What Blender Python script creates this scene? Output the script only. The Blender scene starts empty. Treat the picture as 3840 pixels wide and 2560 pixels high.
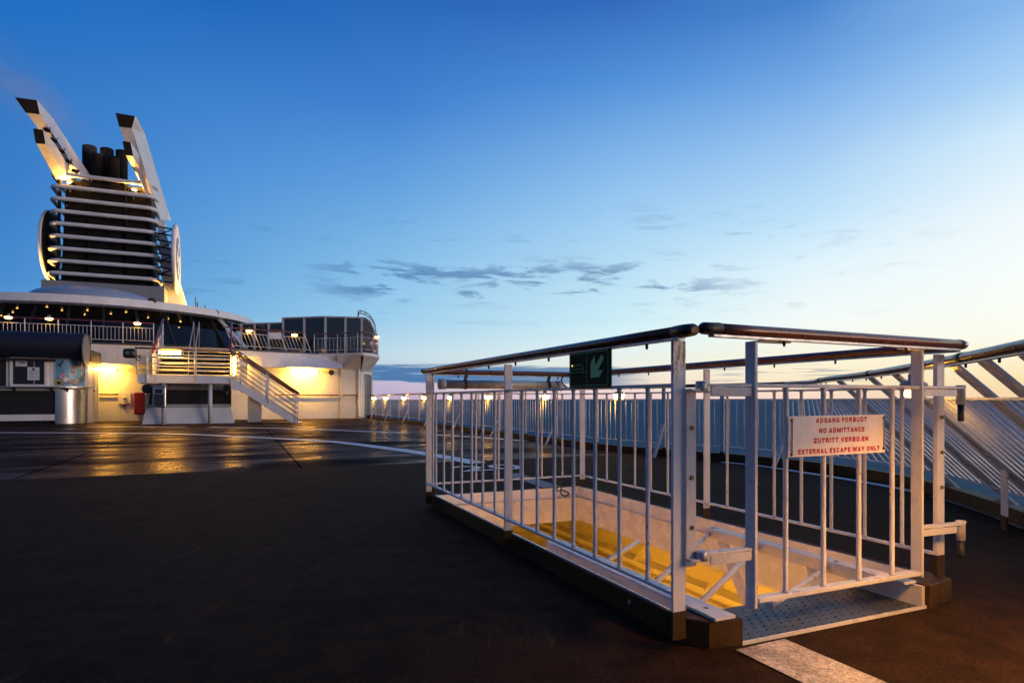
import bpy, bmesh, math, random
from math import radians, sin, cos, pi, sqrt, atan2
from mathutils import Vector, Matrix
from mathutils.geometry import tessellate_polygon
random.seed(7)
scene = bpy.context.scene
COL = scene.collection

# ------------------------------------------------------------------ camera
F, CX, HY, H = 2350.0, 1920.0, 1498.0, 0.9      # focal length, centre and horizon in photo pixels; eye height
cam_d = bpy.data.cameras.new('camera'); cam = bpy.data.objects.new('camera', cam_d); COL.objects.link(cam)
cam.location = (0, 0, H); cam.rotation_euler = (radians(90), 0, 0)
cam_d.sensor_width = 36; cam_d.lens = 36 * F / 3840; cam_d.shift_y = (HY - 1280) / 3840
cam_d.clip_start = 0.05; cam_d.clip_end = 90000
scene.camera = cam
scene.render.resolution_x, scene.render.resolution_y = 1024, 682
scene.view_settings.view_transform = 'Standard'; scene.view_settings.look = 'None'
scene.view_settings.exposure = 0.0; scene.view_settings.gamma = 1.0
try: scene.view_settings.use_curve_mapping = False
except Exception: pass
scene.cycles.use_denoising = True
scene.cycles.max_bounces = 8; scene.cycles.transparent_max_bounces = 12
scene.cycles.sample_clamp_indirect = 6.0
scene.cycles.caustics_reflective = False; scene.cycles.caustics_refractive = False

# ------------------------------------------------------------------ node helpers
def lin(h):
    h = h.lstrip('#'); r = []
    for i in (0, 2, 4):
        c = int(h[i:i+2], 16) / 255
        r.append(c / 12.92 if c <= 0.04045 else ((c + 0.055) / 1.055) ** 2.4)
    return (*r, 1.0)
class NT:
    def __init__(s, tree): s.t = tree; s.n = tree.nodes; s.l = tree.links
    def new(s, typ, **kw):
        n = s.n.new(typ)
        for k, v in kw.items(): setattr(n, k, v)
        return n
    def put(s, sock, v):
        if isinstance(v, bpy.types.NodeSocket): s.l.new(v, sock)
        else: sock.default_value = v
    def math(s, op, a, b=None, c=None, clamp=False):
        n = s.new('ShaderNodeMath', operation=op, use_clamp=clamp); s.put(n.inputs[0], a)
        if b is not None: s.put(n.inputs[1], b)
        if c is not None: s.put(n.inputs[2], c)
        return n.outputs[0]
    def mr(s, v, a, b, c=0.0, d=1.0, mode='SMOOTHSTEP'):
        n = s.new('ShaderNodeMapRange', interpolation_type=mode); s.put(n.inputs[0], v)
        for i, x in enumerate((a, b, c, d)): s.put(n.inputs[1 + i], x)
        return n.outputs[0]
    def mix(s, f, a, b, blend='MIX'):
        n = s.new('ShaderNodeMix', data_type='RGBA', blend_type=blend); s.put(n.inputs[0], f); s.put(n.inputs[6], a); s.put(n.inputs[7], b)
        return n.outputs[2]
    def ramp(s, f, stops, interp='LINEAR'):
        n = s.new('ShaderNodeValToRGB'); cr = n.color_ramp; cr.interpolation = interp
        while len(cr.elements) < len(stops): cr.elements.new(0.5)
        for e, (p, c) in zip(cr.elements, stops): e.position = p; e.color = c
        s.put(n.inputs[0], f); return n.outputs[0]
    def noise(s, vec, scale, detail=4, rough=0.55, dist=0.0, dim='3D'):
        n = s.new('ShaderNodeTexNoise', noise_dimensions=dim); s.put(n.inputs['Scale'], scale); s.put(n.inputs['Detail'], detail)
        s.put(n.inputs['Roughness'], rough); s.put(n.inputs['Distortion'], dist)
        if vec is not None: s.put(n.inputs['Vector'], vec)
        return n.outputs[0]
    def comb(s, x, y, z):
        n = s.new('ShaderNodeCombineXYZ'); s.put(n.inputs[0], x); s.put(n.inputs[1], y); s.put(n.inputs[2], z); return n.outputs[0]
    def vmul(s, v, k):
        n = s.new('ShaderNodeVectorMath', operation='MULTIPLY'); s.put(n.inputs[0], v); n.inputs[1].default_value = k; return n.outputs[0]

# ------------------------------------------------------------------ sky (dusk, sun just set off to the right)
SUN_AZ, SUN_EL = radians(112), radians(2.5)
world = bpy.data.worlds.new('World'); scene.world = world; world.use_nodes = True
w = NT(world.node_tree); w.n.clear()
tc = w.new('ShaderNodeTexCoord').outputs['Generated']
sep = w.new('ShaderNodeSeparateXYZ'); w.l.new(tc, sep.inputs[0])
sx, sy, sz = sep.outputs
az = w.math('MULTIPLY', w.math('ARCTAN2', sx, sy), 180 / pi)
el = w.math('MULTIPLY', w.math('ARCSINE', sz), 180 / pi)
elf = w.math('DIVIDE', el, 60.0, clamp=True)
def skyramp(pts): return w.ramp(elf, [(e / 60.0, c if not isinstance(c, str) else lin(c)) for e, c in pts])
cols = [
 (-115, [(0, '#5C5C80'), (4, '#50608A'), (10, '#345884'), (25, '#1E4880'), (60, '#143A74')]),
 (-38.8, [(0, '#A8A0C8'), (3, '#7FA6D2'), (8.4, '#3B87CF'), (14.8, '#2F79C8'), (21.7, '#2972C2'), (26.4, '#106AC4'), (60, '#0E4C9C')]),
 (-24.9, [(0, '#B4A6CA'), (4, '#8FBADF'), (7.6, '#72AFE0'), (10.9, '#62A3DE'), (19.1, '#478CD6'), (30, '#1565BD'), (60, '#0E4C9C')]),
 (-10.8, [(0, '#BFA9CE'), (1.6, '#C4B8D2'), (2.6, '#C4CFE0'), (4, '#C2DBEA'), (7.1, '#9DCDEE'), (11.8, '#86BDE9'), (18.4, '#61A0E0'), (24.6, '#3C80D1'), (32, '#2366BB'), (60, '#124E9E')]),
 (9.9, [(0, '#F0CFD6'), (1.6, '#F6E3D4'), (3.2, '#EFF0E6'), (5, '#DFF2F6'), (7.1, '#CDEDF9'), (15.2, '#A5D1F5'), (20.6, '#84B6EC'), (26.7, '#4F8FDA'), (32.1, '#2F69BD'), (60, '#164F9E')]),
 (25.3, [(0, '#F8D8CC'), (1.3, '#FDE8C6'), (3, '#FDF3D8'), (6.5, '#F6FBFB'), (10.8, '#E3F4FE'), (15, '#BDE1FC'), (19, '#A5CDF5'), (24.7, '#74A8E8'), (30, '#4481CD'), (60, '#1A56A8')]),
 (38.8, [(0, '#F8D4AC'), (1.5, '#FCE4B4'), (3, '#FEF2D4'), (4.7, '#FDFCF0'), (9.4, '#F8FDFE'), (13, '#F0F8FE'), (18.3, '#D2EAFD'), (21.7, '#AAD2F8'), (26.4, '#84B4EC'), (60, '#2B66B8')]),
 (75, [(0, (1.7, 1.0, .5, 1)), (3, (1.8, 1.35, .85, 1)), (8, (1.5, 1.35, 1.15, 1)), (18, (.95, 1.0, 1.05, 1)), (35, (.42, .60, .92, 1)), (60, (.10, .23, .56, 1))]),
 (112, [(0, (2.2, 1.2, .7, 1)), (3, (2.2, 1.5, 1.0, 1)), (8, (1.5, 1.25, 1.1, 1)), (18, (.75, .80, .95, 1)), (35, (.25, .42, .78, 1)), (60, (.08, .20, .52, 1))]),
 (150, [(0, '#A890A0'), (4, '#8490A8'), (12, '#5880AC'), (30, '#2C5C98'), (60, '#164684')]),
 (178, [(0, '#5C5C80'), (4, '#50608A'), (10, '#345884'), (25, '#1E4880'), (60, '#143A74')]),
]
sky = skyramp(cols[0][1])
for i in range(1, len(cols)):
    f = w.mr(az, cols[i-1][0], cols[i][0], mode='LINEAR')
    sky = w.mix(f, sky, skyramp(cols[i][1]))
# clouds live in sky directions (azimuth, elevation)
warp = w.noise(w.comb(w.math('MULTIPLY', az, 0.25), w.math('MULTIPLY', el, 0.8), 3.1), 1.0, 3)
cv = w.comb(w.math('MULTIPLY', az, 0.20), w.math('MULTIPLY', w.math('ADD', el, w.math('MULTIPLY', az, 0.03)), 0.95), 12.6)
n1 = w.noise(cv, 1.0, 6, 0.58, 0.35)
bandA = w.math('MULTIPLY', w.mr(el, 8.0, 9.8), w.mr(el, 13.4, 11.2))
bandA = w.math('MULTIPLY', bandA, w.math('MULTIPLY', w.mr(az, -20, -13), w.mr(az, 24, 14)))
cA = w.math('MULTIPLY', w.mr(n1, 0.485, 0.62), bandA)
bandA2 = w.math('MULTIPLY', w.math('MULTIPLY', w.mr(el, 5.0, 10.0), w.mr(el, 19.0, 13.0)), w.mr(az, 40, 20))
cA2 = w.math('MULTIPLY', w.math('MULTIPLY', w.mr(n1, 0.56, 0.70), bandA2), 0.45)
cA = w.math('MAXIMUM', cA, cA2)
n2 = w.noise(w.comb(w.math('MULTIPLY', az, 0.16), w.math('MULTIPLY', el, 1.9), 1.7), 1.0, 6, 0.6, 0.2)
edge = w.math('MULTIPLY', w.math('SUBTRACT', n2, 0.5), 1.1)
elB = w.math('ADD', w.math('ADD', el, edge), w.math('MULTIPLY', w.math('ADD', az, 12), 0.012))
cB = w.math('MULTIPLY', w.mr(elB, 1.45, 1.62), w.mr(elB, 3.3, 2.9))
cB = w.math('MULTIPLY', cB, w.mr(az, 13.5, 7.5))
n3 = w.noise(w.comb(w.math('MULTIPLY', az, 0.12), w.math('MULTIPLY', el, 4.2), 9.7), 1.0, 5, 0.55, 0.2)
cC = w.math('MULTIPLY', w.math('MULTIPLY', w.mr(n3, 0.53, 0.62), w.math('MULTIPLY', w.mr(el, 1.0, 1.5), w.mr(el, 3.2, 2.2))), w.math('MULTIPLY', w.mr(az, 5, 9), w.mr(az, 31, 26)))
colA = w.mix(w.mr(az, -18, 26), lin('#487AB2'), lin('#7896BC'))
sky = w.mix(w.math('MULTIPLY', cA, 0.80), sky, colA)
bt = w.noise(w.comb(w.math('MULTIPLY', az, 0.3), w.math('MULTIPLY', el, 5.5), 4.4), 1.0, 5, 0.6, 0.3)
colB = w.mix(w.mr(bt, 0.52, 0.74), lin('#3A73AC'), lin('#A8C4DC'))
colB = w.mix(w.mr(az, -6, 9), colB, lin('#6F8FB4'))
sky = w.mix(w.math('MULTIPLY', cB, 0.96), sky, colB)
sky = w.mix(w.math('MULTIPLY', cC, 0.8), sky, lin('#7E8CA8'))
below = w.mr(el, -0.05, -0.6)
sky = w.mix(below, sky, lin('#1C3F66'))
sky = w.mix(1.0, sky, (1.0, 1.02, 1.005, 1), 'MULTIPLY')
nish = w.new('ShaderNodeTexSky', sky_type='NISHITA'); nish.sun_disc = False
nish.sun_elevation = SUN_EL; nish.sun_rotation = SUN_AZ
bg1 = w.new('ShaderNodeBackground'); w.l.new(sky, bg1.inputs[0]); bg1.inputs[1].default_value = 0.97
bg2 = w.new('ShaderNodeBackground'); w.l.new(nish.outputs[0], bg2.inputs[0]); bg2.inputs[1].default_value = 0.012
add = w.new('ShaderNodeAddShader'); w.l.new(bg1.outputs[0], add.inputs[0]); w.l.new(bg2.outputs[0], add.inputs[1])
wo = w.new('ShaderNodeOutputWorld'); w.l.new(add.outputs[0], wo.inputs[0])

# the last low light of the sun, from the right
sun_d = bpy.data.lights.new('sun', 'SUN'); sun = bpy.data.objects.new('sun', sun_d); COL.objects.link(sun)
sun_d.energy = 0.95; sun_d.angle = radians(20); sun_d.color = (1.0, 0.73, 0.62)
sdir = Vector((sin(SUN_AZ) * cos(SUN_EL), cos(SUN_AZ) * cos(SUN_EL), sin(SUN_EL)))
sun.rotation_euler = sdir.to_track_quat('Z', 'Y').to_euler(); sun.location = (60, 10, 30)

# ------------------------------------------------------------------ ship coordinates: u forward, v to starboard
SA, CA = 0.3987, 0.9171
EU, EV, EZ = Vector((-SA, CA, 0)), Vector((CA, SA, 0)), Vector((0, 0, 1))
def S(u, v, z=0.0): return EU * u + EV * v + EZ * z
def ray(px, py): return Vector(((px - CX) / F, 1.0, (HY - py) / F))
EYE = Vector((0, 0, H))
def onU(px, py, u): d = ray(px, py); return EYE + d * (u / d.dot(EU))
def onV(px, py, v): d = ray(px, py); return EYE + d * (v / d.dot(EV))
def onZ(px, py, z=0.0): d = ray(px, py); return EYE + d * ((z - H) / d.z)
def uv(p): return p.dot(EU), p.dot(EV)

# ------------------------------------------------------------------ mesh builder
class MB:
    def __init__(s): s.v = []; s.f = []; s.sm = []
    def add(s, vs, fs, smooth=False):
        b = len(s.v); s.v += [Vector(x) for x in vs]
        for f in fs: s.f.append([b + i for i in f]); s.sm.append(smooth)
        return s
    def box8(s, p):      # p: 4 bottom (ccw) then 4 top
        return s.add(p, [(3, 2, 1, 0), (4, 5, 6, 7), (0, 1, 5, 4), (1, 2, 6, 5), (2, 3, 7, 6), (3, 0, 4, 7)])
    def ubox(s, u0, u1, v0, v1, z0, z1):
        return s.box8([S(u0, v0, z0), S(u0, v1, z0), S(u1, v1, z0), S(u1, v0, z0), S(u0, v0, z1), S(u0, v1, z1), S(u1, v1, z1), S(u1, v0, z1)])
    def bar(s, p0, p1, side, wd, ht):
        p0, p1 = Vector(p0), Vector(p1); d = (p1 - p0).normalized(); side = Vector(side)
        a = (side - d * side.dot(d)).normalized() * (wd / 2); b = d.cross(a).normalized() * (ht / 2)
        return s.box8([p0 - a - b, p0 + a - b, p0 + a + b, p0 - a + b, p1 - a - b, p1 + a - b, p1 + a + b, p1 - a + b])
    def tube(s, pts, r, n=10, closed=False, sy=1.0):
        pts = [Vector(p) for p in pts]; m = len(pts); rings = []; prev = None
        for i, p in enumerate(pts):
            if closed: t = pts[(i + 1) % m] - pts[i - 1]
            else: t = pts[min(i + 1, m - 1)] - pts[max(i - 1, 0)]
            t.normalize()
            if prev is None:
                up = Vector((0, 0, 1)) if abs(t.z) < 0.9 else Vector((0, 1, 0)); a = t.cross(up).normalized()
            else:
                a = (prev - t * prev.dot(t)).normalized()
            prev = a; b = a.cross(t).normalized(); rr = r[i] if isinstance(r, (list, tuple)) else r
            rings.append([p + a * (cos(2 * pi * k / n) * rr) + b * (sin(2 * pi * k / n) * rr * sy) for k in range(n)])
        base = len(s.v)
        for rg in rings: s.v += rg
        for i in range(m if closed else m - 1):
            j = (i + 1) % m
            for k in range(n):
                l = (k + 1) % n
                s.f.append([base + i * n + k, base + i * n + l, base + j * n + l, base + j * n + k]); s.sm.append(True)
        if not closed:
            s.f.append([base + k for k in range(n)][::-1]); s.sm.append(False)
            s.f.append([base + (m - 1) * n + k for k in range(n)]); s.sm.append(False)
        return s
    def prism(s, poly, off):
        n = len(poly); poly = [Vector(p) for p in poly]; off = Vector(off)
        s.add(poly + [p + off for p in poly], [tuple(range(n))[::-1], tuple(range(n, 2 * n))] + [(i, (i + 1) % n, n + (i + 1) % n, n + i) for i in range(n)])
        return s
    def lathe(s, prof, c, axis=(0, 0, 1), n=24, smooth=True):
        axis = Vector(axis).normalized(); up = Vector((0, 0, 1)) if abs(axis.z) < 0.9 else Vector((1, 0, 0))
        a = axis.cross(up).normalized(); b = axis.cross(a); c = Vector(c); base = len(s.v)
        for r, h in prof:
            for k in range(n): s.v.append(c + axis * h + a * (cos(2 * pi * k / n) * r) + b * (sin(2 * pi * k / n) * r))
        for i in range(len(prof) - 1):
            for k in range(n):
                l = (k + 1) % n; s.f.append([base + i * n + k, base + i * n + l, base + (i + 1) * n + l, base + (i + 1) * n + k]); s.sm.append(smooth)
        s.f.append([base + k for k in range(n)][::-1]); s.sm.append(False)
        s.f.append([base + (len(prof) - 1) * n + k for k in range(n)]); s.sm.append(False)
        return s
    def strip(s, A, B, smooth=False):     # ruled surface between two point lists
        n = len(A); return s.add(list(A) + list(B), [(i, i + 1, n + i + 1, n + i) for i in range(n - 1)], smooth)
    def poly(s, outer, holes=()):
        loops = [[Vector(p) for p in outer]] + [[Vector(p) for p in h] for h in holes]
        tris = tessellate_polygon(loops); flat = [p for l in loops for p in l]
        fs = []
        for t in tris:
            a, b, c = (flat[i] for i in t)
            fs.append(t if (b - a).cross(c - a).z > 0 else (t[0], t[2], t[1]))
        return s.add(flat, fs)
    def build(s, name, mat, parent=None, bevel=0.0, solid=0.0):
        me = bpy.data.meshes.new(name); me.from_pydata([tuple(p) for p in s.v], [], s.f)
        me.polygons.foreach_set('use_smooth', s.sm); me.materials.append(mat)
        bm = bmesh.new(); bm.from_mesh(me)
        if not solid: bmesh.ops.recalc_face_normals(bm, faces=bm.faces)
        bm.to_mesh(me); bm.free(); me.update()
        o = bpy.data.objects.new(name, me); COL.objects.link(o)
        if parent is not None: attach(o, parent)
        if solid:
            m = o.modifiers.new('solid', 'SOLIDIFY'); m.thickness = solid; m.offset = 0
        if bevel:
            m = o.modifiers.new('bevel', 'BEVEL'); m.width = bevel; m.segments = 2; m.limit_method = 'ANGLE'; m.angle_limit = radians(40)
            m.harden_normals = False
        return o
ROOTLOC = {}
def root_offset(o):
    t = Vector((0, 0, 0))
    while o is not None: t += o.location; o = o.parent
    return t
def attach(o, parent):
    off = root_offset(parent); o.parent = parent; o.location = o.location - off
def tag(o, label, cat, group=None):
    o['label'] = label; o['category'] = cat
    if group: o['group'] = group
    return o
def thing(name, label, cat, loc, group=None):
    o = bpy.data.objects.new(name, None); COL.objects.link(o); o.location = loc; o.empty_display_size = 0.2
    bpy.context.view_layer.update()
    return tag(o, label, cat, group)
def struct(o, kind='structure'): o['kind'] = kind; return o
def part_label(o, t): o['label'] = t; return o

# ------------------------------------------------------------------ materials
def mat(name):
    m = bpy.data.materials.new(name); m.use_nodes = True; t = NT(m.node_tree)
    return m, t, t.n['Principled BSDF']
def plain(name, color, rough=0.5, metal=0.0, spec=0.5, var=0.12, bump=0.0, scale=14.0, coat=0.0, bscale=None):
    m, t, b = mat(name); c = lin(color) if isinstance(color, str) else (*color, 1)
    pos = t.new('ShaderNodeNewGeometry').outputs['Position']
    n = t.noise(pos, scale, 5, 0.6)
    dark = tuple(x * (1 - var * 2.0) for x in c[:3]) + (1,)
    lite = tuple(min(1, x * (1 + var * 0.5)) for x in c[:3]) + (1,)
    t.put(b.inputs['Base Color'], t.mix(t.mr(n, 0.28, 0.6, mode='LINEAR'), dark, lite))
    t.put(b.inputs['Roughness'], t.mr(t.noise(pos, scale * 2.3, 3), 0.3, 0.7, max(0.02, rough - 0.08), min(1, rough + 0.1), 'LINEAR'))
    b.inputs['Metallic'].default_value = metal; b.inputs['Specular IOR Level'].default_value = spec
    if coat: b.inputs['Coat Weight'].default_value = coat; b.inputs['Coat Roughness'].default_value = 0.08
    if bump:
        bn = t.new('ShaderNodeBump'); bn.inputs['Strength'].default_value = bump; bn.inputs['Distance'].default_value = 0.01
        t.l.new(t.noise(pos, bscale or scale * 6, 4), bn.inputs['Height']); t.l.new(bn.outputs[0], b.inputs['Normal'])
    return m
def glow(name, color, strength):
    m, t, b = mat(name); b.inputs['Base Color'].default_value = (.8, .8, .75, 1)
    b.inputs['Emission Color'].default_value = (*color, 1); b.inputs['Emission Strength'].default_value = strength
    return m
LAMPC = (1.0, 0.50, 0.07)
M = {}
SAV, CAV = 0.3987, 0.9171
def painted(name, c, rough, rust, bump, bscale):
    m, t, b = mat(name); pos = t.new('ShaderNodeNewGeometry').outputs['Position']
    v = t.noise(pos, 9, 5, .6); k = t.noise(pos, 34, 4, .6); k2 = t.noise(pos, 3.1, 3, .5)
    col = t.mix(t.mr(v, .3, .62, mode='LINEAR'), tuple(x * .88 for x in c) + (1,), c + (1,))
    chips = t.math('MULTIPLY', t.mr(k, .655, .68), t.mr(k2, .50, .60))
    col = t.mix(t.math('MULTIPLY', chips, rust), col, (.13, .05, .018, 1))
    t.put(b.inputs['Base Color'], col); t.put(b.inputs['Roughness'], t.mr(v, .3, .7, rough - .06, rough + .14))
    bn = t.new('ShaderNodeBump'); bn.inputs['Strength'].default_value = bump; bn.inputs['Distance'].default_value = .01
    t.l.new(t.math('ADD', t.noise(t.vmul(pos, (1, 1, .3)), bscale, 4), t.math('MULTIPLY', v, .8)), bn.inputs['Height']); t.l.new(bn.outputs[0], b.inputs['Normal'])
    return m
M['white'] = painted('white_paint', (.64, .64, .65), .30, .85, .42, 75)
M['lit_white'] = painted('lit_white_paint', (.84, .84, .84), .22, .5, .2, 60)  # lighter copy of the white paint, skylight put into its colour
m, t, b = mat('deckhouse_white_paint'); M['wall'] = m
pos = t.new('ShaderNodeNewGeometry').outputs['Position']
dt = t.new('ShaderNodeVectorMath', operation='DOT_PRODUCT'); t.l.new(pos, dt.inputs[0]); dt.inputs[1].default_value = (CAV, SAV, 0)
fr = t.math('FRACT', t.math('DIVIDE', t.math('ADD', dt.outputs['Value'], 40.3), 1.83)); seam = t.math('LESS_THAN', t.math('ABSOLUTE', t.math('SUBTRACT', fr, .5)), .007)
n_ = t.noise(pos, 1.3, 5, .62); drip = t.noise(t.vmul(pos, (2.2, 2.2, .16)), 2.0, 5, .62)
c_ = t.mix(t.mr(n_, .3, .65, mode='LINEAR'), (.62, .62, .62, 1), (.74, .74, .745, 1))
c_ = t.mix(t.math('MULTIPLY', t.mr(drip, .60, .74), .32), c_, (.34, .24, .15, 1)); c_ = t.mix(t.math('MULTIPLY', seam, .28), c_, (.25, .24, .23, 1))
t.put(b.inputs['Base Color'], c_); t.put(b.inputs['Roughness'], t.mr(n_, .3, .7, .34, .52))
bn = t.new('ShaderNodeBump'); bn.inputs['Strength'].default_value = .12; bn.inputs['Distance'].default_value = .03
t.l.new(t.noise(pos, 1.8, 3, .5), bn.inputs['Height']); t.l.new(bn.outputs[0], b.inputs['Normal'])
M['grey'] = plain('grey_paint', (.36, .37, .39), .5, var=.1, scale=2)
M['wood'] = plain('varnished_dark_wood', (.13, .036, .015), .32, var=.3, scale=22, coat=.22)
M['brown'] = plain('brown_deck_paint', (.046, .025, .006), .6, spec=.2, var=.25, bump=.3, scale=12)
M['black'] = plain('black_rubber', (.012, .012, .013), .5, var=.1)
M['soot'] = plain('sooty_black_steel', (.012, .011, .011), .8, var=.3, scale=1.2, spec=.2)
M['capblk'] = plain('black_cap_paint', (.016, .016, .02), .75, var=.1, scale=3, spec=.2)
M['steel'] = plain('brushed_steel', (.46, .47, .49), .30, metal=1, var=.03, scale=.5)
M['galv'] = plain('galvanised_steel', (.45, .46, .48), .45, metal=.8, var=.15, scale=20)
M['navy'] = plain('navy_awning', (.006, .009, .024), .6, var=.15, scale=3)
M['dark'] = plain('dark_recess', (.006, .006, .008), .7, var=.1)  # near-black: own colour of some parts, painted shade in gaps and openings
M['red'] = plain('red_paint', (.24, .008, .007), .4, var=.1)
M['darkred'] = plain('dark_red_rail', (.10, .012, .014), .3, var=.1)
M['cream'] = plain('cream_plastic', (.55, .53, .46), .35, var=.06)
M['screw'] = plain('brass_bolt', (.18, .14, .07), .4, metal=.9, var=.2, scale=60)
M['paper'] = plain('paper', (.52, .58, .68), .7, var=.03)
M['ink'] = plain('grey_ink', (.10, .12, .16), .8, var=.05)
M['lamp'] = glow('lamp_glass_lit', LAMPC, 90)
M['tube'] = glow('fluorescent_tube_lit', (1.0, 0.48, 0.055), 350)
M['shaft_tube'] = glow('shaft_tube_lit', (1.0, 0.37, 0.001), 180)
M['stern_tube'] = glow('stern_tube_lit', (1.0, 0.42, 0.07), 380)
M['flood2'] = glow('side_floodlight_lit', (1.0, 0.50, 0.10), 2200)
M['uplamp'] = glow('upper_lamp_lit', LAMPC, 24)
M['down'] = glow('downlight_lit', (1.0, 0.60, 0.16), 12)
M['flood'] = glow('floodlight_lit', (1.0, 0.44, 0.06), 1900)
M['mark'] = plain('white_deck_marking', (.62, .63, .64), .5, var=.12, bump=.4, scale=6, bscale=150)
M['wornmark'] = plain('worn_deck_marking', (.20, .23, .22), .7, var=.3, bump=.4, scale=30, bscale=200)
# speckled stripe
def grit(name, c0, c1, rough, bump):
    m, t, b = mat(name); pos = t.new('ShaderNodeNewGeometry').outputs['Position']
    n = t.math('ADD', t.math('MULTIPLY', t.noise(pos, 240, 3, 0.6), .5), t.math('MULTIPLY', t.noise(pos, 75, 3, .65), .5)); big = t.noise(pos, .8, 5, 0.62); mid = t.noise(pos, 6, 5, .62)
    c = t.mix(t.mr(n, 0.38, 0.62, mode='LINEAR'), (*c0, 1), (*c1, 1))
    fleck = t.math('MULTIPLY', t.mr(t.noise(pos, 46, 2, .5), .735, .76), .5); c = t.mix(fleck, c, tuple(min(1, x * 5) for x in c1) + (1,))
    scuff = t.mr(t.noise(t.vmul(pos, (3.2, .5, 1)), 2.6, 6, .7, .8), .60, .72); c = t.mix(t.math('MULTIPLY', scuff, .35), c, tuple(min(1, x * 2.6) for x in c1) + (1,))
    c = t.mix(t.math('MULTIPLY', t.mr(mid, .3, .7, .55, 1.25), t.mr(big, .3, .7, .6, 1.35)), (0, 0, 0, 1), c)
    t.put(b.inputs['Base Color'], c); b.inputs['Roughness'].default_value = rough; b.inputs['Specular IOR Level'].default_value = 0.08
    bn = t.new('ShaderNodeBump'); bn.inputs['Strength'].default_value = bump; bn.inputs['Distance'].default_value = 0.004
    t.l.new(n, bn.inputs['Height']); t.l.new(bn.outputs[0], b.inputs['Normal'])
    return m
M['deck'] = grit('rough_brown_deck', (.006, .0033, .0018), (.046, .023, .011), .9, .9)
M['grit_white'] = grit('gritty_white_stripe', (.22, .20, .18), (.80, .78, .76), .8, .9)
# wet smooth deck
m, t, b = mat('wet_smooth_deck'); M['wet'] = m
pos = t.new('ShaderNodeNewGeometry').outputs['Position']
mp = t.new('ShaderNodeMapping'); mp.inputs['Rotation'].default_value = (0, 0, -math.atan2(SA, CA)); t.l.new(pos, mp.inputs[0])
stv = t.vmul(mp.outputs[0], (0.7, 1.6, 1)); n = t.noise(stv, .55, 6, .62, .5); n2_ = t.noise(pos, 160, 3, .6)
t.n.remove(b)
bn = t.new('ShaderNodeBump'); bn.inputs['Strength'].default_value = .14; bn.inputs['Distance'].default_value = .004; t.l.new(n2_, bn.inputs['Height'])
sm_ = t.new('ShaderNodeSeparateXYZ'); t.l.new(mp.outputs[0], sm_.inputs[0])
ln = [t.math('LESS_THAN', t.math('ABSOLUTE', t.math('SUBTRACT', t.math('FRACT', t.math('DIVIDE', t.math('ADD', sm_.outputs[a_], 50.4), p_)), .5)), w_) for a_, p_, w_ in ((0, 3.1, .006), (1, 6.4, .004))]
ln = t.math('MAXIMUM', ln[0], ln[1])
df = t.new('ShaderNodeBsdfDiffuse'); t.put(df.inputs['Color'], t.mix(ln, t.mix(n, (.010, .0045, .003, 1), (.030, .0155, .010, 1)), (.003, .002, .002, 1)))
gl = t.new('ShaderNodeBsdfGlossy'); t.put(gl.inputs['Roughness'], t.mr(n, .35, .65, .24, .44)); gl.inputs['Color'].default_value = (1, .9, .85, 1)
t.l.new(bn.outputs[0], df.inputs['Normal']); t.l.new(bn.outputs[0], gl.inputs['Normal'])
ms = t.new('ShaderNodeMixShader'); t.put(ms.inputs[0], t.math('MULTIPLY', t.mr(n, .40, .62, .13, .02), t.math('SUBTRACT', 1.0, t.math('MULTIPLY', ln, .8)))); t.l.new(df.outputs[0], ms.inputs[1]); t.l.new(gl.outputs[0], ms.inputs[2])
t.l.new(ms.outputs[0], t.n['Material Output'].inputs[0])
# rusty white
m, t, b = mat('rust_stained_white_paint'); M['rusty'] = m
pos = t.new('ShaderNodeNewGeometry').outputs['Position']; sp = t.new('ShaderNodeSeparateXYZ'); t.l.new(pos, sp.inputs[0])
st = t.noise(t.vmul(pos, (1, 1, .22)), 70, 5, .6); zz = t.mr(sp.outputs[2], .93, 1.05)
band = t.math('MULTIPLY', t.mr(st, .44, .56), zz)
t.put(b.inputs['Base Color'], t.mix(band, (.72, .72, .74, 1), (.23, .085, .02, 1)))
b.inputs['Roughness'].default_value = .35
bn = t.new('ShaderNodeBump'); bn.inputs['Strength'].default_value = .5; bn.inputs['Distance'].default_value = .006
t.l.new(t.noise(pos, 90, 3), bn.inputs['Height']); t.l.new(bn.outputs[0], b.inputs['Normal'])
# coaming: brown paint with flaked patches showing pale primer
m, t, b = mat('flaking_brown_paint'); M['flake'] = m
pos = t.new('ShaderNodeNewGeometry').outputs['Position']
fl = t.noise(pos, 5.5, 5, .62); t.put(b.inputs['Base Color'], t.mix(t.mr(fl, .68, .70), (.050, .020, .006, 1), (.34, .36, .38, 1)))
b.inputs['Roughness'].default_value = .6; b.inputs['Specular IOR Level'].default_value = .2
bn = t.new('ShaderNodeBump'); bn.inputs['Strength'].default_value = .3; bn.inputs['Distance'].default_value = .006
t.l.new(t.noise(pos, 40, 4), bn.inputs['Height']); t.l.new(bn.outputs[0], b.inputs['Normal'])
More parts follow.
